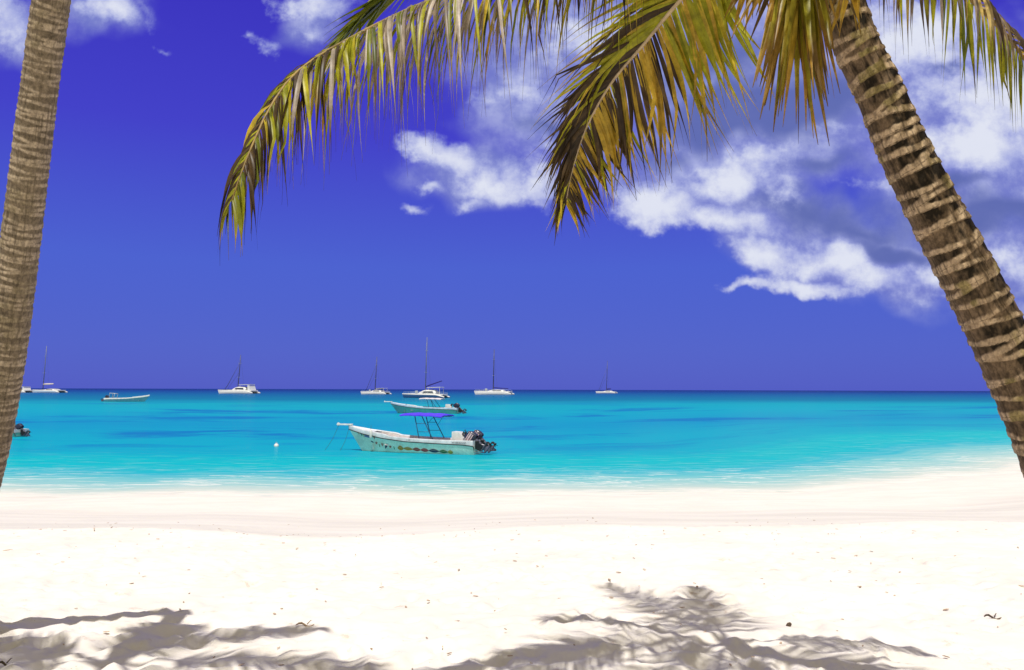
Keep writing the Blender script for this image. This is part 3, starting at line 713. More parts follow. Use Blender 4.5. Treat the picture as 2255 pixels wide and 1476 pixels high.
# side profile of the open boats, bow at -x
SX = [-3.50, -3.2, -2.4, -1.35, -1.05, -.75, .3, 1.7, 3.78]
SZ = [1.34, 1.29, 1.13, .985, .955, .845, .775, .725, .70]
RX = [-3.50, -2.4, -1.2, .1, 1.7, 3.3, 3.78]
RZ = [1.12, .90, .72, .585, .525, .48, .42]
def panga(root, hullm, bandm, canopy=None, zc=2.0, motors=(-.42, .42), zs=1.0, console=True, platform=True, arch=False, stripe=True, railm=None, rungs=True):
    railm = railm or m_dark
    nu = 44
    us = np.linspace(0, 1, nu)
    def beam(u): return float(np.interp(u, [0, .04, .10, .2, .34, .5, .7, 1], [.02, .17, .36, .60, .80, .90, .92, .86]))
    levels = [(-2.35, None, -.34, .05), (-2.60, None, -.06, .62), (-2.75, None, .10, .78), (-3.10, 'm', .5, .90), (-3.44, 'r', 0, .975), (-3.50, 's', 0, 1.0)]
    def pt(u, lv, sd):
        xb, kind, z, wf = levels[lv]
        x = xb + (3.78 - xb) * u
        if kind == 's': zz = float(np.interp(x, SX, SZ)) * zs
        elif kind == 'r': zz = float(np.interp(x, RX, RZ)) * zs
        elif kind == 'm': zz = .10 + (float(np.interp(x, RX, RZ)) * zs - .10) * .55
        else: zz = z + (.10 * max(0, 1 - u * 5) if lv == 0 else 0)
        fu = u if lv > 2 else min(1, u * 1.0)
        return Vector((x, sd * beam(fu) * (wf + (1 - wf) * (u ** 2) * .5), zz))
    hull = MB()
    for sd in (-1, 1): hull.sheet([[pt(u, lv, sd) for lv in range(0, 5)] for u in us])
    ring = [pt(1, lv, -1) for lv in range(0, 5)] + [pt(1, lv, 1) for lv in range(4, -1, -1)]
    hull.add(ring, [tuple(range(len(ring)))])
    hull.sheet([[pt(u, 0, -1), pt(u, 0, 1)] for u in us])
    hb = hull.build('hull', hullm, root, True)
    g = MB(); inn = .10
    def inner(u, sd, z):
        p = pt(u, 5, sd); return Vector((p.x + (.06 if u < .02 else 0), sd * max(.0, abs(p.y) - inn), z if z is not None else p.z))
    for sd in (-1, 1):
        g.sheet([[pt(u, 4, sd) + Vector((0, sd * .004, .004)), pt(u, 5, sd) + Vector((0, sd * .012, -.03)), pt(u, 5, sd), inner(u, sd, None), inner(u, sd, pt(u, 5, sd).z - .06)] for u in us])
    a = [pt(1, 4, -1), pt(1, 5, -1), pt(1, 5, 1), pt(1, 4, 1)]
    g.add([v + Vector((.004, 0, 0)) for v in a], [(0, 1, 2, 3)])
    g.build('gunwale', bandm, root, True)
    r = MB()
    for sd in (-1, 1): r.tube([pt(u, 4, sd) + Vector((0, sd * .012, 0)) for u in us], .024, 6)
    if motors: r.tube([pt(1, 4, -1) + Vector((.0, 0, 0)), pt(1, 4, -1) + Vector((.02, .05, -.05)), pt(1, 4, -1) + Vector((.02, .18, -.26))], .024, 6)
    r.build('rub_rail', railm, root, True)
    ln = MB(); fl = .14 * zs
    ui = us[us > .20]
    def lin(u, sd, lv, z):
        p = inner(u, sd, z); w_ = max(.0, abs(pt(u, lv, sd).y) - .07); xs = max(p.x, pt(u, lv, sd).x + .05)
        return Vector((xs, sd * min(abs(p.y), w_), z))
    for sd in (-1, 1): ln.sheet([[inner(u, sd, pt(u, 5, sd).z - .055), lin(u, sd, 3, pt(u, 3, sd).z), lin(u, sd, 2, fl)] for u in ui])
    ln.sheet([[lin(u, -1, 2, fl), lin(u, 1, 2, fl)] for u in ui])
    for xx in (-.9, .25):
        ln.box((xx, 0, .40 * zs), (.34, 1.40, .06)); ln.box((xx, 0, .27 * zs), (.28, 1.15, .22 * zs))
    xt = 3.70
    ln.add([Vector((xt, -.76, fl)), Vector((xt, .76, fl)), Vector((xt, .76, .62 * zs)), Vector((xt, -.76, .62 * zs))], [(0, 1, 2, 3)])
    ln.build('cockpit_liner', m_liner, root)
    dk = MB(); ud = us[us <= .235]
    dk.sheet([[inner(u, -1, pt(u, 5, 1).z - .03), Vector((pt(u, 5, 1).x, 0, pt(u, 5, 1).z + .015)), inner(u, 1, pt(u, 5, 1).z - .03)] for u in ud])
    u = ud[-1]; dk.add([inner(u, -1, pt(u, 5, 1).z - .03), inner(u, 1, pt(u, 5, 1).z - .03), inner(u, 1, fl), inner(u, -1, fl)], [(0, 1, 2, 3)])
    dk.build('foredeck', m_white, root)
    if platform:
        bpz = 1.34 * zs
        b_ = MB(); b_.box((-3.72, 0, bpz + .03), (.86, .20, .07)); b_.box((-4.08, 0, bpz + .02), (.12, .12, .12)); b_.tube([(-4.10, -.07, bpz + .09), (-4.10, .07, bpz + .09)], .03)
        b_.build('bow_platform', m_white, root)
    if console:
        c_ = MB(); zf = fl
        c_.prism([(2.50, zf), (3.16, zf), (3.10, .78 * zs + .02), (2.86, 1.07 * zs + .02), (2.50, 1.09 * zs + .02)], -.42, .22)
        cn = c_.build('console', m_white, root)
        wr = MB()
        for k in range(7):
            q = random.Random(k); x0, z0 = 2.92 + q.uniform(0, .12), .86 * zs + .02
            wr.tube([(x0, -.25 + .06 * k, z0), (x0 + q.uniform(-.05, .12), -.25 + .06 * k, z0 + q.uniform(.1, .22)), (x0 + q.uniform(.05, .25), -.2 + .06 * k, z0 + q.uniform(.12, .30)), (x0 + q.uniform(.1, .28), -.2 + .06 * k, z0 + q.uniform(-.1, .2))], .018, 5)
        wr.build('control_cables', m_blackm, cn, True)
        wl = MB()
        n = 16; wl.tube([(3.06 + .05 * math.cos(2 * math.pi * k / n), -.10 + .17 * math.sin(2 * math.pi * k / n), 1.05 * zs + .15 * math.cos(2 * math.pi * k / n)) for k in range(n + 1)], .014, 5, False)
        wl.build('steering_wheel', m_blackm, cn, True)
    if canopy:
        rows = []
        for i in range(9):
            x = -.15 + 2.28 * i / 8
            dip = .012 * math.cos(i * math.pi) - .045 * (i / 8) - (.05 if i in (0, 8) else 0)
            rows.append([(x, y, zc + dip + .05 * (1 - (y / .95) ** 2) - (.03 if abs(y) > .93 else 0)) for y in np.linspace(-.95, .95, 9)])
        cp = MB(); cp.sheet(rows); cp.sheet([[(p[0], p[1], p[2] - .05) for p in rr_] for rr_ in rows])
        for side in (0, -1):
            cp.sheet([[rr_[side], (rr_[side][0], rr_[side][1], rr_[side][2] - .05)] for rr_ in rows])
        for e in (0, -1): cp.sheet([[p, (p[0], p[1], p[2] - .05)] for p in rows[e]])
        cn = cp.build('canopy', canopy, root)
        sh = .75 * zs
        for sd in (-1, 1):
            y = .74 * sd; yb = .80 * sd
            for xt_, xb_ in ((.60, .88), (.97, 1.62)):
                m = MB(); m.tube([(xb_, yb, sh - .02), (xt_, y, zc - .06)], .026, 8); m.build('pole', m_pole, root, True)
            if rungs:
                for f in (.28, .62):
                    m = MB(); m.tube([(.88 + (.60 - .88) * f, yb, sh + (zc - sh) * f), (1.62 + (.97 - 1.62) * f, yb, sh + (zc - sh) * f)], .014, 6); m.build('rung', m_pole, root, True)
                m = MB(); m.tube([(1.30, yb, sh + (zc - sh) * .55), (1.52, y, zc - .24), (1.62, y, zc - .17), (2.05, y, zc - .17), (2.10, y, zc - .06)], .012, 6); m.build('grab_rail', m_pole, root, True)
        m = MB(); m.tube([(-.12, -.9, zc - .07), (-.12, .9, zc - .07)], .016, 6); m.tube([(2.1, -.9, zc - .12), (2.1, .9, zc - .12)], .016, 6)
        m.tube([(-.12, -.86, zc - .07), (2.1, -.86, zc - .12)], .016, 6); m.tube([(-.12, .86, zc - .07), (2.1, .86, zc - .12)], .016, 6)
        m.build('canopy_frame', m_pole, cn, True)
    if arch:
        m = MB()
        for sd in (-1, 1): m.tube([(2.25, .7 * sd, .6 * zs), (2.05, .66 * sd, 1.35), (2.9, .62 * sd, 1.42), (3.0, .66 * sd, .6 * zs)], .05, 6)
        m.tube([(2.05, -.66, 1.35), (2.05, .66, 1.35)], .05, 6); m.tube([(2.9, -.62, 1.42), (2.9, .62, 1.42)], .05, 6)
        m.build('roll_bar', m_steel, root, True)
    for y in motors: outboard(root, (3.86, y, .57 * zs), 54 if y < 0 else 49, .98, stripe)
    return pt, levels

def side_pt(pt, x, z):
    """point on the near (-y) topside at local x and height z"""
    best = None
    for lv in range(0, 4):
        ua = np.clip((x - (-3.0)) / (3.78 + 3.0), 0, 1)
        def at(l):
            lo, hi = 0.0, 1.0
            for _ in range(24):
                mdl = (lo + hi) / 2
                if pt(mdl, l, -1).x < x: lo = mdl
                else: hi = mdl
            return pt(lo, l, -1)
        a, b_ = at(lv), at(lv + 1)
        if a.z <= z <= b_.z or lv == 3:
            f = (z - a.z) / max(1e-6, b_.z - a.z)
            best = a.lerp(b_, f)
            if a.z <= z <= b_.z: break
    return Vector((x, best.y - .006, z))

def decal_poly(mb, pt, poly, c):
    """flat paint shape wrapped on the hull side: a fan of small faces"""
    mb.c = c
    n = len(poly); cx_ = sum(p[0] for p in poly) / n; cz_ = sum(p[1] for p in poly) / n
    rings = []
    for f in (1.0, .5):
        rings.append([side_pt(pt, cx_ + (p[0] - cx_) * f, cz_ + (p[1] - cz_) * f) for p in poly])
    V = rings[0] + rings[1] + [side_pt(pt, cx_, cz_)]
    F = [(i, (i + 1) % n, n + (i + 1) % n, n + i) for i in range(n)] + [(n + i, n + (i + 1) % n, 2 * n) for i in range(n)]
    mb.add(V, F)

def place(px, py, lpx, length, yaw, name, flip=False):
    """waterline point under (px,py); scale so that `length` metres cover lpx photo pixels"""
    g = G(px, py, 0.0)
    sc = lpx / FPX * g.y / (length * math.cos(yaw))
    return empty(name, g, (math.pi if flip else 0) + (yaw if flip else yaw), sc)

# --- the painted motorboat off the beach
mb_root = place(896, 998.5, 301, 7.28, R(-16), 'motorboat')
mb_root.location += Vector((0, .9, 0))
tag(mb_root, 'white and mint open motorboat with violet canopy and painted stars, nearest the beach', 'boat', 'small motorboats at their moorings')
pt, _ = panga(mb_root, m_mint, m_band, m_canopy, 1.99)
hull = [o for o in mb_root.children if o.name.startswith('hull')][0]
WHITEC, RED, BLUE, NAVY, GOLD, GRN, OLV = (.60, .62, .52), (.24, .045, .035), (.010, .075, .30), (.006, .035, .085), (.36, .22, .02), (.015, .15, .05), (.26, .30, .04)
def zx(z_px): return ((z_px - 1020) / 248 + .24) / .962          # from an enlarged view of the photo to boat metres
def zz(zy, zx_): return (632 - zy) / 248 + (-.03 if zx_ > 900 else (.0 if zx_ > 600 else .05))
d1 = MB()
for (a, b_, c) in [((290, 400), (320, 425), OLV), ((345, 412), (362, 440), NAVY), ((372, 425), (398, 452), OLV)]:
    x0, x1 = zx(a[0]), zx(b_[0]); z1, z0 = zz(a[1], a[0]), zz(b_[1], a[0])
    decal_poly(d1, pt, [(x0 - .02, z1 + .02), (x0 + .05, z1 + .02), (x1 + .03, z0 - .02), (x1 - .03, z0 - .03)], WHITEC if c != NAVY else (.02, .30, .28))
    decal_poly(d1, pt, [(x0, z1), (x0 + .04, z1), (x1, z0), (x1 - .03, z0)], c)
d1.V = [(v[0], v[1] - .003 * (i // 9 % 2), v[2]) for i, v in enumerate(d1.V)]
d1.build('leaf_decal', m_decal, hull, False, True)
bl = MB()
decal_poly(bl, pt, [(zx(402), zz(424, 402)), (zx(450), zz(430, 402)), (zx(500), zz(438, 402)), (zx(494), zz(468, 402)), (zx(450), zz(462, 402)), (zx(404), zz(452, 402))], BLUE)
nm = bl.build('name_board', m_decal, hull, False, True)
tx = MB()
for k in range(7):
    x0 = zx(412 + k * 11); zc_ = zz(441 + k * 1.6, 402)
    tx.c = (.55, .60, .62)
    q = [side_pt(pt, x0 + dx_, zc_ + dz_) + Vector((0, -.006, 0)) for dx_, dz_ in ((0, -.035), (.008, -.035), (.022, .035), (.012, .035))]
    tx.add(q, [(0, 1, 2, 3)])
tx.build('name_lettering', m_decal, nm, False, True)
def star(cx_, cz_, r):
    return [(cx_ + (r if k % 2 == 0 else r * .42) * math.sin(math.pi * k / 5), cz_ + (r if k % 2 == 0 else r * .42) * math.cos(math.pi * k / 5)) for k in range(10)]
def heart(cx_, cz_, r):
    return [(cx_ + dx_ * r, cz_ + dz_ * r) for dx_, dz_ in ((0, .45), (.35, .95), (.8, .7), (.75, .1), (0, -1.1), (-.75, .1), (-.8, .7), (-.35, .95))]
def layered(name, shapes):
    m = MB()
    for poly, c in shapes:
        n0 = len(m.V); decal_poly(m, pt, poly, c)
    # lift each later shape a hair above the earlier one
    k = 0; out = []
    for idx, (poly, c) in enumerate(shapes):
        cnt = 2 * len(poly) + 1
        out += [(v[0], v[1] - .003 * idx, v[2]) for v in m.V[k:k + cnt]]; k += cnt
    m.V = out
    m.build(name, m_decal, hull, False, True)
for sx_, sy_ in ((580, 530), (780, 558)):
    c_ = (zx(sx_), zz(sy_, sx_)); layered('star_decal', [(star(*c_, .135), WHITEC), (star(*c_, .092), RED)])
for sx_, sy_ in ((558, 457), (668, 535)):
    c_ = (zx(sx_), zz(sy_, sx_)); layered('heart_decal', [(heart(*c_, .115), WHITEC), (heart(*c_, .08), RED), ([(c_[0] - .012, c_[1] + .03), (c_[0] + .02, c_[1] + .09), (c_[0] + .004, c_[1] - .05)], WHITEC)])
c_ = (zx(720), zz(553, 720)); layered('diamond_decal', [([(c_[0] + .10, c_[1] + .17), (c_[0] + .10, c_[1] - .02), (c_[0] - .09, c_[1] - .17), (c_[0] - .09, c_[1] + .02)], WHITEC), ([(c_[0] + .085, c_[1] + .145), (c_[0] + .075, c_[1] - .02), (c_[0] - .08, c_[1] - .15), (c_[0] - .07, c_[1] + .02)], NAVY)])
c_ = (zx(518), zz(515, 518)); layered('flag_decal', [([(c_[0] - .10, c_[1] + .06), (c_[0] + .07, c_[1] + .0), (c_[0] + .09, c_[1] - .07), (c_[0] - .08, c_[1] - .01)], NAVY)])
for sx_, sy_ in ((622, 548), (834, 570)):
    c_ = (zx(sx_), zz(sy_, sx_)); layered('leaf_decal', [([(c_[0] - .04, c_[1] + .10), (c_[0] + .03, c_[1] + .03), (c_[0] + .025, c_[1] - .11), (c_[0] - .02, c_[1] - .05)], (.02, .22, .13)), ([(c_[0] + .01, c_[1] + .0), (c_[0] + .04, c_[1] + .06), (c_[0] + .04, c_[1] + .0)], WHITEC)])
# the long ribbon of colour changes
segs = [(882, 960, GOLD, .105, .05), (962, 1085, GOLD, .075, .03), (1085, 1190, RED, .085, .03), (1190, 1295, (.28, .03, .035), .085, .03), (1295, 1430, NAVY, .085, .03), (1430, 1540, GRN, .085, .03), (1540, 1605, OLV, .075, .05)]
rib = []
for (a, b_, c, hgt, e) in segs:
    xa, xb = zx(a), zx(b_); za, zb = zz(565 + (a - 900) * .052, 1000), zz(565 + (b_ - 900) * .052, 1000)
    n = 9
    up = [(xa + (xb - xa) * k / n, za + (zb - za) * k / n + e * .5 + hgt * math.sin(math.pi * k / n)) for k in range(n + 1)]
    dn = [(xa + (xb - xa) * k / n, za + (zb - za) * k / n - e * .5 - hgt * .75 * math.sin(math.pi * k / n)) for k in range(n, -1, -1)]
    def grow(q): cx_ = (xa + xb) / 2; cz_ = (za + zb) / 2; return [(cx_ + (p[0] - cx_) * 1.04, cz_ + (p[1] - cz_) * 1.35) for p in q]
    rib += [(grow(up + dn), WHITEC)]
    rib += [(up + dn, c)]
    lt = lerp3(c, (.6, .55, .4), .35)
    rib += [([(p[0], p[1] - hgt * .75 * (math.sin(math.pi * i / n)) ) for i, p in enumerate(up)] + [(p[0], p[1] - hgt * .95 * math.sin(math.pi * (n - i) / n) - .004) for i, p in enumerate(up[::-1])], lt)]
rib = [r_ for k in (0, 1, 2) for r_ in rib[k::3]]
m = MB(); k = 0
for poly, c in rib: decal_poly(m, pt, poly, c)
out = []
for idx, (poly, c) in enumerate(rib):
    cnt = 2 * len(poly) + 1; out += [(v[0], v[1] - .003 * (idx // 7), v[2]) for v in m.V[k:k + cnt]]; k += cnt
m.V = out; m.build('ribbon_decal', m_decal, hull, False, True)
# registration lettering on the band
def lettering(text, x, z, size, parent, mat, y):
    cu = bpy.data.curves.new('lettering', 'FONT'); cu.body = text; cu.size = size; cu.extrude = .002
    ob = bpy.data.objects.new('tmp', cu); col.objects.link(ob)
    dg = bpy.context.evaluated_depsgraph_get(); me = bpy.data.meshes.new_from_object(ob.evaluated_get(dg))
    bpy.data.objects.remove(ob)
    o = bpy.data.objects.new('lettering', me); col.objects.link(o); me.materials.clear(); me.materials.append(mat)
    o.parent = parent; o.location = (x, y, z); o.rotation_euler = (R(90), 0, 0)
    return o
gun = [o for o in mb_root.children if o.name.startswith('gunwale')][0]
lettering('MI YAM-ECC22A', zx(1600), zz(489, 1600) + .01, .105, gun, m_dark, -.905)
lettering('C WP', zx(1018), zz(464, 1018) + .0, .085, gun, m_dark, -.945)
# things hanging from the motorboat
fz = mb_root.matrix_basis
def onboat(v): return Matrix.Translation(mb_root.location) @ Matrix.Rotation(mb_root.rotation_euler.z, 4, 'Z') @ Matrix.Scale(mb_root.scale.x, 4) @ Vector(v)
fp = side_pt(pt, zx(527), zz(420, 527))
fo_ = empty('boat_fender', onboat((fp.x, fp.y - .12, zz(465, 527))))
tag(fo_, 'white cylindrical fender hanging from the side of the violet-canopied motorboat', 'fender')
m = MB(); m.lathe([(.0, -.02), (.05, .0), (.075, .05), (.078, .36), (.05, .42), (.02, .45), (0, .46)], (0, 0, 0), 14); m.build('body', m_fend, fo_, True)
m = MB(); m.tube([(0, 0, .44), (0, .02, .58), (0, .10, .66)], .012, 6); m.build('cord', m_rope, fo_, True)
for (a, b_, e, lab) in [((735, 942), (724, 966), (714, 990), 'thin mooring rope slanting from the bow platform tip into the water'), ((757, 944), (754, 966), (748, 990), 'thin mooring rope hanging nearly straight down under the bow')]:
    pA = onboat((-4.08, 0, 1.32)) if a[0] == 735 else onboat((-3.46, 0, 1.22))
    wz = G(e[0], e[1] + 2, -.02)
    eZ = P(e[0], e[1], pA.y - .2); eZ.z = min(eZ.z, -.05)
    o = MB(); mid_ = pA.lerp(eZ, .5) + Vector((.05, 0, -.05)); o.tube([v - pA for v in crom([pA, mid_, eZ], 12)[0]], .010, 6)
    rp_ = o.build('mooring_rope', m_rope, None, True); rp_.location = pA; tag(rp_, lab, 'rope', 'mooring ropes at the painted boat')

# --- second motorboat behind its canopy
b2 = place(931, 910.5, 153, 7.28, R(-10), 'motorboat'); tag(b2, 'plain teal motorboat with thin pale canopy, seen just behind the violet canopy', 'boat', 'small motorboats at their moorings')
panga(b2, m_teal, m_bandblue, m_canopyw, 1.56, motors=(0.0,), zs=.86, stripe=False, rungs=False)
# --- boat hidden behind the left trunk, only its motor shows
b3 = place(-42, 961, 186, 7.28, R(-8), 'motorboat'); tag(b3, 'motorboat mostly hidden behind the left palm trunk, only its black outboard showing', 'boat', 'small motorboats at their moorings')
panga(b3, m_teal, m_white, None, 1.5, motors=(0.0,), zs=.9, stripe=False)
# --- low skiff further out, bow to the right
b4 = place(283, 884.5, 93, 7.28, R(4), 'motorboat', flip=True); tag(b4, 'low white skiff with a bare roll bar, bow pointing right', 'boat', 'small motorboats at their moorings')
panga(b4, m_skiff, m_white, None, 1.5, motors=(0.0,), zs=.86, console=False, platform=False, arch=True, stripe=False, railm=m_white)

# --- sailing catamarans at anchor along the horizon
def catamaran(px, py, lpx, mast_px, mast_top, mastx, label, hullm, yaw=R(-12), cabin='low', boom=None, mastm=None, lean=0.0, stays=True, mw=.17, hdist=None, rails=False, bagm=None, top=True):
    g = G(px, py, 0.0)
    if hdist:
        d = ray(px, py); g = Vector((d.x / d.y * hdist, hdist, 0))
    sc = lpx / FPX * g.y / 16.0
    root = empty('catamaran', g, yaw, sc)
    tag(root, label, 'catamaran', 'sailing catamarans anchored along the horizon')
    mastm = mastm or m_mast
    H = (py - mast_top) / FPX * g.y / sc
    for sd in (-1, 1):
        m = MB(); rows = []
        for k in range(22):
            u = k / 21; x = -8 + 16 * u
            bw = np.interp(u, [0, .08, .3, .7, .93, 1], [.04, .30, .58, .62, .5, .35])
            top = np.interp(u, [0, .3, .8, .93, 1], [1.55, 1.42, 1.25, .75, .45])
            xo = x + (0 if u > .05 else .0)
            rows.append([(x + .9 * max(0, 1 - u * 6), sd * 3.1 - bw * .35, -.35), (x + .35 * max(0, 1 - u * 6), sd * 3.1 - bw * .95, .3), (x, sd * 3.1 - bw, top - .05), (x, sd * 3.1 - bw * .8, top), (x, sd * 3.1 + bw * .8, top), (x, sd * 3.1 + bw, top - .05), (x + .35 * max(0, 1 - u * 6), sd * 3.1 + bw * .95, .3), (x + .9 * max(0, 1 - u * 6), sd * 3.1 + bw * .35, -.35)])
        m.sheet(rows); m.add(rows[-1], [tuple(range(8))])
        hl = m.build('hull', hullm, root, True)
        s_ = MB(); s_.sheet([[(r_[2][0], r_[2][1] - .02, r_[2][2] - .22), (r_[2][0], r_[2][1] - .02, r_[2][2] + .01), (r_[3][0], r_[3][1], r_[3][2] + .02), (r_[4][0], r_[4][1], r_[4][2] + .02), (r_[5][0], r_[5][1] + .02, r_[5][2] + .01), (r_[5][0], r_[5][1] + .02, r_[5][2] - .22)] for r_ in rows])
        s_.build('toe_rail', m_white, hl, True)
    m = MB(); m.box((2.4, 0, 1.15), (9.6, 5.6, .5)); m.box((-2.4, 0, 1.2), (.35, 5.6, .3)); m.box((-7.0, 0, 1.42), (.25, 5.8, .22)); m.build('bridge_deck', m_white, root)
    m = MB(); m.box((-4.7, 0, 1.12), (4.4, 5.4, .06)); m.build('trampoline', m_net, root)
    m = MB(); rows = []
    ch = {'low': 1.15, 'high': 1.6, 'flat': .7}[cabin]
    for k in range(13):
        u = k / 12; x = -3.2 + 7.6 * u
        hh = ch * np.interp(u, [0, .12, .35, .6, .95, 1], [0.02, .35, .85, 1, .85, .5]); ww = 2.7 * np.interp(u, [0, .2, .5, 1], [.35, .8, 1, .95])
        rows.append([(x, ww * math.copysign(abs(math.cos(math.pi * j / 12)) ** .6, math.cos(math.pi * j / 12)), 1.38 + hh * math.sin(math.pi * j / 12) ** .55) for j in range(13)])
    m.sheet(rows); m.add(rows[-1], [tuple(range(13))]); cb = m.build('cabin', m_white, root, True)
    for sd in (-1, 1):
        m = MB(); m.prism([(-.6, 1.40 + ch * .30), (3.6, 1.40 + ch * .26), (3.4, 1.40 + ch * .62), (0, 1.40 + ch * .60)], sd * 2.72 - .03, sd * 2.72 + .03); m.build('window', m_glass, cb)
    if cabin != 'flat' and top:
        m = MB(); zt = 1.4 + ch + .75
        m.box((3.6, 0, zt), (5.0, 4.6, .16), Euler((0, R(-2), 0)))
        for xx in (1.6, 5.8):
            for yy_ in (-2.1, 2.1): m.tube([(xx, yy_, 1.4), (xx, yy_, zt)], .07, 6)
        m.build('hard_top', m_white, root)
        m = MB()
        if not rails: m.prism([(5.2, 1.4), (6.6, 1.4), (5.9, zt - .3), (5.1, zt - .3)], -2.3, 2.3); m.build('helm_bulkhead', m_white, root)
    if rails:
        m = MB()
        for sd in (-1, 1):
            for k in range(9): m.tube([(-7.4 + k * 1.8, sd * 3.3, 1.4 if k < 7 else 1.0), (-7.4 + k * 1.8, sd * 3.3, 2.15 if k < 7 else 1.8)], .035, 5)
            m.tube([(-7.4, sd * 3.3, 2.15), (4.0, sd * 3.3, 2.15), (7.0, sd * 3.3, 1.8)], .03, 5); m.tube([(-7.4, sd * 3.3, 1.78), (4.0, sd * 3.3, 1.75)], .025, 5)
        m.box((-3.3, -1.2, 1.9), (.9, .6, 1.3)); m.build('railing', m_steel, root)
    mx_ = (mastx - px) / FPX * g.y / sc
    tl = lean
    m = MB(); m.tube([(mx_, 0, 1.6), (mx_ + tl * .5, 0, H * .5), (mx_ + tl, 0, H)], [mw, mw * .95, mw * .75], 8); ms = m.build('mast', mastm, root, True)
    for f in (.42, .78):
        m = MB(); m.tube([(mx_ + tl * f, -1.3, H * f), (mx_ + tl * f, 1.3, H * f)], .05, 5); m.tube([(mx_ + tl * f - .55, 0, H * f), (mx_ + tl * f + .55, 0, H * f)], .04, 5); m.build('spreader', m_steel, ms, True)
    if stays:
        m = MB(); m.tube([(-6.9, 0, 1.6), (-6.3 + (mx_ + 6.9) * .1, 0, 1.6 + (H - 1.6) * .10), (mx_ + tl * .8, 0, H * .80)], [.10, .13, .05], 6)
        m.build('furled_jib', mastm, root, True)
        m = MB(); m.tube([(-5.6, 0, 1.6), (mx_ + tl * .6, 0, H * .55)], .05, 5); m.build('inner_stay', mastm, root, True)
    m = MB()
    for sd in (-1, 1): m.tube([(mx_ + 1.2, sd * 3.0, 1.4), (mx_ + tl * .78, sd * 1.2, H * .78), (mx_ + tl, 0, H * .98)], .022, 5)
    m.build('shrouds', m_mastw, root, True)
    if boom:
        b0, b1, up, bw = boom
        m = MB(); m.tube([(mx_ + .2, 0, b0), (mx_ + (b1) * .3, 0, b0 + up * .3 + .03), (mx_ + b1, 0, b0 + up)], [bw * .8, bw, bw * .7], 8); m.build('boom', bagm or m_sail, root, True)
    return root
def at(px, d, off=0.0): return d
catamaran(938.5, 876, 97, 939, 743, 936.5, 'largest catamaran, navy hulled with raised boom, above the thin pale canopy', m_navyhull, R(-14), 'high', (4.0, 6.3, 2.1, .22), m_mastw, .45, False, .19, 313, True)
catamaran(828, 867.5, 63, 829, 785, 825.5, 'white catamaran with slanting forestay, beyond the plain teal motorboat', m_white, R(-20), 'low', (3.0, 5.2, .1, .25), m_mast, .9, True, .24, 520, rails=True, top=False)
catamaran(1088.5, 868.2, 83, 1087, 769, 1086, 'long white catamaran with the tall upright dark mast, second from the right', m_white, R(-12), 'flat', (2.9, 6.5, -.4, .20), m_mast, .35, False, .22, 520, rails=True)
catamaran(526.5, 865.2, 83, 528, 780, 523, 'white catamaran with white cabin and two dark stays, left of the centre', m_white, R(-12), 'high', None, m_mast, 1.0, True, .20, 560)
catamaran(1336, 865.4, 45, 1339, 794, 1335.5, 'smallest catamaran with dark sail bag, alone on the right', m_white, R(-22), 'flat', (3.2, 3.6, .3, .45), m_mast, .9, True, .22, 760)
catamaran(110, 865.0, 66, 97, 762, 92, 'pale grey catamaran with level beige sail cover on its boom, beside the left palm', m_bandblue, R(-10), 'flat', (4.4, 6.2, .3, .45), m_mastw, 1.2, False, .22, 600, bagm=m_liner)
catamaran(40, 864.6, 62, 30, 770, 30, 'pale catamaran stern peeping out from behind the left palm trunk', m_white, R(-14), 'low', None, m_mastw, .3, False, .2, 600)

# --- buoy
bu = empty('mooring_buoy', G(608.5, 983.5, 0)); tag(bu, 'small white ball buoy floating alone left of the painted boat', 'buoy')
m = MB(); m.lathe([(.0, -.09), (.08, -.07), (.125, -.01), (.135, .05), (.12, .11), (.08, .15), (.03, .175), (0, .18)], (0, 0, 0), 18); m.build('float', m_fend, bu, True)
m = MB(); m.tube([(0.0 + .045 * math.cos(a), 0, .20 + .045 * math.sin(a)) for a in np.linspace(0, 2 * math.pi, 13)], .010, 6, False); m.build('ring', m_steel, bu, True)

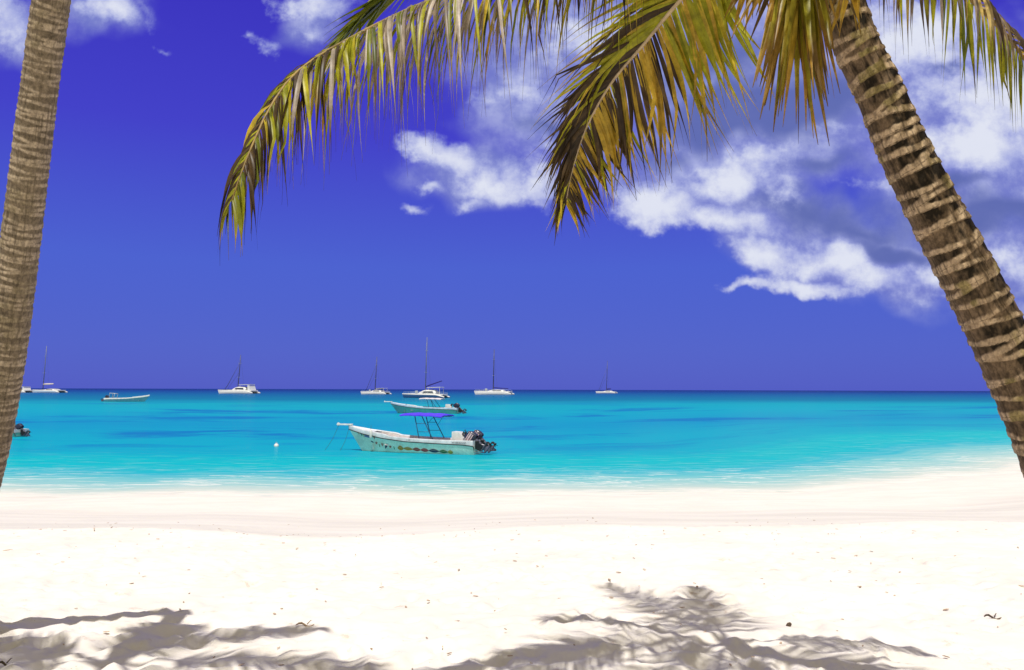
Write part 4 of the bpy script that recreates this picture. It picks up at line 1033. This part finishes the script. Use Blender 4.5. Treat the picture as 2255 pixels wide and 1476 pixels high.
# ------------------------------------------------------------------ litter on the sand
m_lit = col_mat('beach litter', .9, .1, fine=(90, 90, 90), fstr=.4)
lt = MB(); rg = random.Random(77)
for k in range(360):
    yv = 4.4 + 9.5 * rg.random() ** 1.1; xv = rg.uniform(-.70, .70) * (yv + .6)
    if rg.random() < .12: yv = 10.9 + rg.gauss(0, .25); xv = rg.uniform(-8, 8)
    zv = sand_z(xv, yv); a = rg.uniform(0, 3.14); ln_ = rg.uniform(.007, .026) * (1 if rg.random() < .92 else 1.8); wd = ln_ * rg.uniform(.15, .45)
    lt.c = lerp3((.34, .23, .15), (.60, .46, .34), rg.random()) if rg.random() < .96 else (.2, .14, .09)
    ca, sa = math.cos(a), math.sin(a)
    Vs = []
    for (u, v, q) in ((-1, 0, .2), (-.4, -1, .3), (.5, -.8, .5), (1, 0, .3), (.5, .8, .4), (-.4, 1, .25)):
        Vs.append((xv + (u * ca * ln_ - v * sa * wd), yv + (u * sa * ln_ + v * ca * wd), zv + .004 + q * ln_ * .35))
    top = [(p[0], p[1], p[2] + .004) for p in Vs]
    lt.add(Vs + top, [(5, 4, 3, 2, 1, 0), (6, 7, 8, 9, 10, 11)] + [(i, (i + 1) % 6, 6 + (i + 1) % 6, 6 + i) for i in range(6)])
tag(lt.build('leaf_litter', m_lit, None, False, True), 'scattered brown flecks of dry leaf and coral on the sand', 'litter', None, 'stuff')
def on_sand(px, py):
    z = 1.6
    for _ in range(6):
        g = G(px, py, z); z = sand_z(g.x, g.y)
    return Vector((g.x, g.y, z))
m_twig = paint('dry twig', (.42, .29, .18), .9, .1, var=.35, scale=30)
m_twigd = paint('dark pod', (.11, .075, .05), .8, .2, var=.35, scale=30)
for (px, py, ln_, a, mm, nm_, lab, cat) in [(672, 1379, .13, .1, m_twig, 'dry_twig', 'pale brown twig lying beyond the tip of the left shadow', 'twig'), (2186, 1362, .11, -.35, m_twigd, 'dry_twig', 'thin dark twig on the sunny sand at the far right', 'twig'),
                                            (1737, 1380, .035, .7, m_twigd, 'seed_pod', 'small dark seed pod on sunny sand right of the feathery shadows', 'seed pod'), (10, 1466, .09, .25, m_twigd, 'dry_twig', 'black twig in the bottom left corner', 'twig')]:
    g = on_sand(px, py); m = MB(); q = random.Random(px)
    if nm_ == 'seed_pod': m.lathe([(0, -.03), (.010, -.022), (.016, 0), (.012, .02), (0, .034)], (0, 0, .012), 10, Matrix.Rotation(R(80), 3, 'Y'))
    else:
        m.tube([(ln_ * (f - .5), .012 * math.sin(f * 5), .008 + .012 * math.sin(f * 7)) for f in np.linspace(0, 1, 8)], [.004, .007, .008, .007, .007, .006, .005, .002], 6)
        m.tube([(ln_ * .1, .003, .012), (ln_ * .25, .03, .03), (ln_ * .32, .04, .028)], [.004, .003, .001], 5)
    o = m.build(nm_, mm, None, True); o.location = g; o.rotation_euler = (0, 0, a); tag(o, lab, cat, 'twigs lying on the sand' if cat == 'twig' else None)

# ------------------------------------------------------------------ view
vs = scn.view_settings
scn.display_settings.display_device = 'sRGB'
vs.view_transform = 'Standard'; vs.look = 'None'; vs.exposure = 0.0; vs.gamma = 1.0; vs.use_curve_mapping = False
scn.cycles.max_bounces = 8; scn.cycles.transparent_max_bounces = 12
